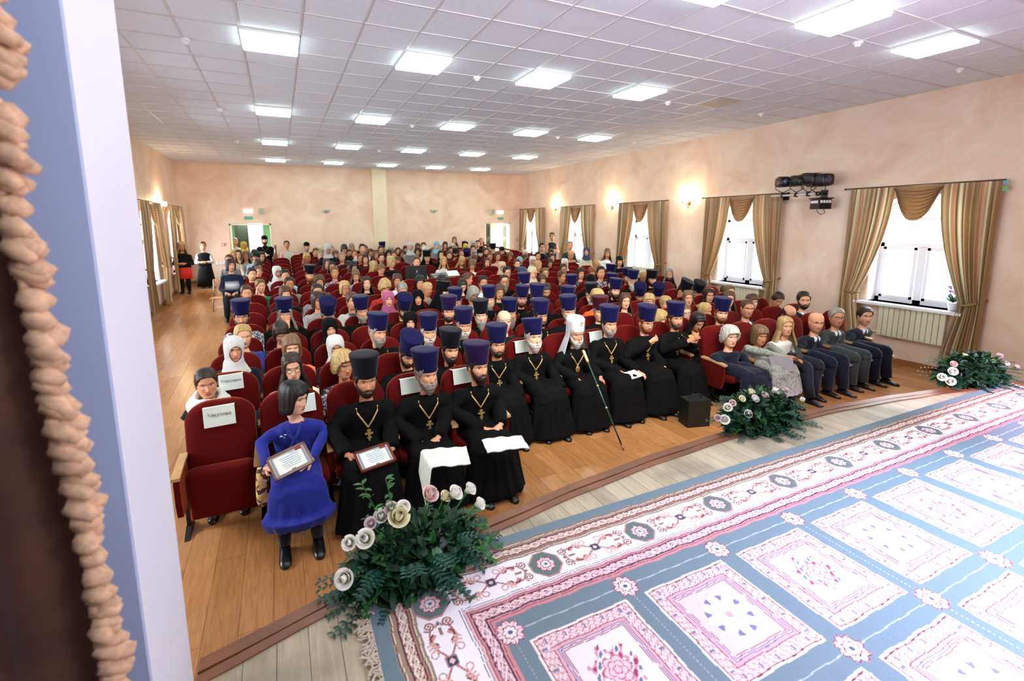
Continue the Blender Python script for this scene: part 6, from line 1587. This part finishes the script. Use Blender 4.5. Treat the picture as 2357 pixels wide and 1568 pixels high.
for (px, py, L, s, rz, nm) in ((1798, 419, .26, .12, -.55, 'nearest the back of the hall'), (1830, 417, .34, .12, -.35, 'second from the left on the bar'), (1858, 413, .40, .135, -.3, 'third from the left on the bar'), (1880, 415, .42, .14, -.25, 'nearest the stage')):
    p = at(px, py, X=XR-.42); spotlight(p[1], p[2], L, s, rz, 'black stage spotlight on the right wall, %s' % nm)
p = at(1889, 470, X=XR-.3); e = empty('dimmer_box', tuple(p), 'black dimmer box with white label squares under the spotlights', 'dimmer box', rz=-.3)
g = G(); g.box((0, 0, 0), (.26, .22, .19)); g.box((0, 0, .11), (.30, .26, .02)); obj('box_housing', g, M_spot, e)
g = G()
for k in range(4): g.box((-.13-.002, .075-.045*k, .04), (.006, .034, .05)); g.box((-.09+.06*k, -.112, .045), (.045, .004, .05))
obj('label_square', g, M_frame, e); g = G(); g.tube([(0, -.08, -.1), (-.02, -.14, -.17), (-.02, -.05, -.2), (0, .06, -.15), (0, .08, -.1)], .006, 6); obj('cable', g, M_black, e)
# ================================================================== DESK, MONITOR, MIXER
yd = row_y(9)+.05; zf = floor_z(yd); pl = at(925, 655, Y=yd)[0]; pr_ = at(1048, 655, Y=yd)[0]; zd = CAMZ+ray(960, 648)[2]/ray(960, 648)[1]*yd-zf
zd = max(.70, min(.95, zd)); e = empty('control_desk', ((pl+pr_)/2, yd, zf), 'light wooden control desk standing among the middle rows', 'desk')
g = G(); g.box((0, 0, zd), (pr_-pl, .50, .03)); obj('desk_top', g, M_chairw, e)
for s in (-1, 1): g = G(); g.box((s*(pr_-pl)/2*.94, 0, zd/2), (.03, .46, zd)); obj('side_panel', g, M_chairw, e)
g = G(); g.box((0, .18, zd*.6), ((pr_-pl)*.9, .02, zd*.5)); obj('back_panel', g, M_chairw, e)
a = at(931, 614, Y=yd); b = at(981, 644, Y=yd); e = empty('computer_monitor', ((a[0]+b[0])/2, yd-.08, zf+zd+.015), 'black computer monitor seen from behind on the control desk', 'monitor'); mw, mh = b[0]-a[0], a[2]-b[2]; zc = (a[2]+b[2])/2-(zf+zd)
g = G(); g.box((0, 0, zc), (mw, .03, mh)); g.box((0, -.02, zc), (mw*.55, .03, mh*.6)); obj('monitor_case', g, M_spot, e)
g = G(); g.box((0, -.045, zc+.03), (.11, .02, .13)); obj('vesa_box', g, mat('navy_plastic', S((24, 34, 52)), .4), e); g = G(); g.box((-.0, -.057, zc+.04), (.012, .003, .05)); obj('emblem_strip', g, M_frame, e)
g = G(); g.cyl((0, 0, .0), (0, 0, zc), .018, n=8); g.box((0, 0, .006), (.24, .18, .012)); obj('monitor_stand', g, M_spot, e)
g = G(); g.tube([(-.1, -.05, zc+.05), (-.16, -.05, zc-.05), (-.1, -.05, zc-.15), (.02, -.05, .05)], .005, 5); obj('cable', g, M_black, e)
a = at(1018, 643, Y=yd); e = empty('mixing_console', (a[0]+.02, yd, zf+zd+.02), 'dark mixing console with rows of faders on the control desk', 'mixing console'); g = G(); g.loft([[(-.28, -.2, 0), (.28, -.2, 0), (.28, -.2, .06), (-.28, -.2, .06)], [(-.28, .2, 0), (.28, .2, 0), (.28, .2, .14), (-.28, .2, .14)]]); obj('console_body', g, M_spot, e)
for rr_, nm in ((0, 'fader'), (1, 'dial')):
    g = G()
    for k in range(12): g.box((-.25+.045*k, -.1+.16*rr_, .09+.032*rr_), (.012, .02, .02)) if not rr_ else g.cyl((-.25+.045*k, .07, .10), (-.25+.045*k, .07, .135), .008, n=6)
    obj(nm+'_row', g, M_frame, e)
a = at(1040, 645, Y=yd+.1); e = empty('sheet_music', (a[0], yd+.02, zf+zd+.16), 'pale printed sheet propped beside the mixing console', 'paper'); g = G(); g.box((0, 0, 0), (.32, .24, .004)); g.xf(rotx(.5)); obj('sheet', g, M_paper, e)
a = at(934, 646, Y=yd-.15); e = empty('computer_mouse', (a[0], yd-.15, zf+zd+.016), 'small grey computer mouse on the left of the control desk', 'mouse'); g = G(); g.ball((0, 0, .012), (.032, .05, .018)); obj('mouse_shell', g, M_spot, e, True)
# ================================================================== RAILINGS AT THE BACK
M_rail = mat('varnished_rail', S((140, 74, 40)), .3, noise=.25)
def newel(px, py, Y, label):
    p = at(px, py, Y=Y); zf = floor_z(Y); h = p[2]-zf; e = empty('newel_post', (p[0], Y, zf), label, 'newel post', 'turned wooden newel posts'); g = G(); rr = [(.045, 0), (.045, h*.55), (.055, h*.56), (.035, h*.62), (.055, h*.72), (.03, h*.82), (.05, h*.86), (.03, h*.90), (.045, h*.94), (.035, h*.99), (.005, h)]
    g.loft([[(r*math.cos(t), r*math.sin(t), z) for t in np.linspace(0, 2*PI, 14, endpoint=False)] for r, z in rr]); obj('turned_post', g, M_rail, e, True); return np.array([p[0], Y, zf+h*.9])
n1_ = newel(1224, 580, 16.3, 'turned wooden newel post by the right wall at the last window'); n2_ = newel(1113, 556, 17.7, 'turned wooden newel post left of the right back doorway'); n3_ = newel(633, 564, 17.6, 'turned wooden newel post beside the tall cleric at the left doorway'); n4_ = newel(630, 590, 16.6, 'lower turned newel post in front of the tall cleric')
def railing(a, b, label):
    e = empty('handrail', tuple(a), label, 'railing', 'wooden railings'); d = b-a; g = G(); g.tube([(0, 0, 0), d], .035, 8); obj('handrail_bar', g, M_rail, e, True); n = max(2, int(np.linalg.norm(d)/.16))
    for k in range(1, n): q = d*k/n; g = G(); zz = -(a[2]+q[2]-floor_z(a[1]+q[1])); g.tube([q, q+(0, 0, zz*.3), q+(0, 0, zz*.5), q+(0, 0, zz)], [.014, .022, .014, .018], 8); obj('baluster', g, M_rail, e, True)
railing(n2_, n1_, 'wooden handrail with balusters running down towards the last right window'); railing(n3_, n4_, 'wooden handrail beside the tall cleric near the left doorway')
# ================================================================== ORCHID, TOY, BAG
p = at(2196, 690, X=XR+.05); e = empty('potted_flower', (XR-.02, p[1]-.02, 1.08), 'violet flowering plant with green leaves at the right end of the nearest window sill', 'potted plant')
g = G(); g.loft([[(r*math.cos(t), r*math.sin(t), z) for t in np.linspace(0, 2*PI, 14, endpoint=False)] for r, z in ((.05, 0), (.07, .12), (.065, .12))]); obj('flower_pot', g, M_frame, e, True)
g = G(); rs = np.random.RandomState(4)
for k in range(26): V, F = leaf_shape(.16, .02); R = np.array(Vector((rs.uniform(-1, 1), rs.uniform(-1, 1), rs.uniform(.1, 1.4))).normalized().to_track_quat('Y', 'Z').to_matrix()); g.add(V@R.T+(0, 0, .12), F)
obj('leaves', g, M_leaf2, e, True)
g = G()
for k in range(30): g.ball((rs.uniform(-.09, .09), rs.uniform(-.09, .09), rs.uniform(.24, .38)), .014, 6, 5)
obj('blossoms', g, mat('violet_blossom', S((170, 130, 190)), .6), e, True)
p = at(2308, 428, X=XR-.12); e = empty('paper_butterfly', tuple(p), 'small blue and green paper butterfly clipped to the curtain rod end', 'ornament')
for z, c, nm in ((.05, (110, 160, 200), 'blue_wing'), (-.04, (90, 180, 110), 'green_wing')): g = G(); g.box((0, -.03, z), (.004, .055, .06)); g.box((0, .03, z), (.004, .05, .05)); obj(nm, g, mat(nm, S(c), .5), e)
q = at(667, 590, Y=17.72); e = empty('shopping_bag', (q[0], 17.72, q[2]-.32), 'pale mint shopping bag held in front by the person in pink', 'bag'); g = G(); g.loft([[(-.19, -.05, 0), (.21, -.05, 0), (.21, .05, 0), (-.19, .05, 0)], [(-.17, -.03, .46), (.12, -.03, .46), (.12, .03, .46), (-.17, .03, .46)]]); obj('bag_body', g, mat('mint_bag', S((206, 226, 206)), .5), e)
# ================================================================== STAGE CURTAIN WITH FRINGE (left, close)
M_scur = mat('brown_velvet_curtain', S((92, 50, 38)), .8, noise=.5, nscale=7, sheen=.3)
M_fr = mat('gold_bullion_fringe', S((226, 182, 142)), .7, noise=.4, nscale=60)
edge = [(-25, 100), (-8, 240), (2, 357), (14, 440), (33, 540), (60, 640), (84, 750), (111, 889), (134, 992), (170, 1131), (206, 1275), (232, 1430), (252, 1560), (290, 1800)]
yc = .95; E = [at(px, py, Y=yc) for px, py in edge]; E = [np.array([E[0][0]-.05, yc, 4.3])]+E+[np.array([E[-1][0]+.03, yc, ZS+.02])]
E = np.array(E); zz = np.linspace(4.3, ZS+.02, 90); ex = np.interp(-zz, -E[:, 2], E[:, 0])
g = G(); nu = 70; P = np.zeros((90, nu, 3)); u = np.linspace(0, 1, nu)
for i in range(90): P[i, :, 0] = ex[i]-u*1.25; P[i, :, 1] = yc+.05*np.sin(u*26+.3*math.sin(zz[i]*2))*np.minimum(1, u*6)+.02*np.sin(u*61); P[i, :, 2] = zz[i]
cur = empty('stage_curtain', (0, 0, 0), 'dark brown velvet stage curtain edged with gold fringe, close at left', 'curtain'); g.grid(P); g.grid(P+np.array([0, .012, 0])); obj('velvet_panel', g, M_scur, cur, True)
rs = np.random.RandomState(9); g = G(); z = 4.2
while z > ZS+.05:
    x = np.interp(-z, -E[:, 2], E[:, 0]); L = rs.uniform(.03, .052); base = np.array([x-.005, yc-.012, z])
    for k in range(4): d = np.array([1, rs.uniform(-.5, .3), rs.uniform(-.9, -.1)]); d /= np.linalg.norm(d); b = base+(0, rs.uniform(-.01, .01), rs.uniform(-.008, .008)); g.tube([b, b+d*L*.5+(0, 0, .004), b+d*L], [.012, .016, .008], 7)
    g.ball(base+(.008, -.004, 0), (.012, .012, .012), 8, 6); z -= rs.uniform(.026, .040)
obj('tassel_fringe', g, M_fr, cur, True, kind='stuff')
g = G(); zz2 = np.linspace(4.25, ZS+.03, 60); g.tube([(np.interp(-q, -E[:, 2], E[:, 0]), yc-.012, q) for q in zz2], .007, 6); obj('braid_trim', g, M_fr, cur, True)
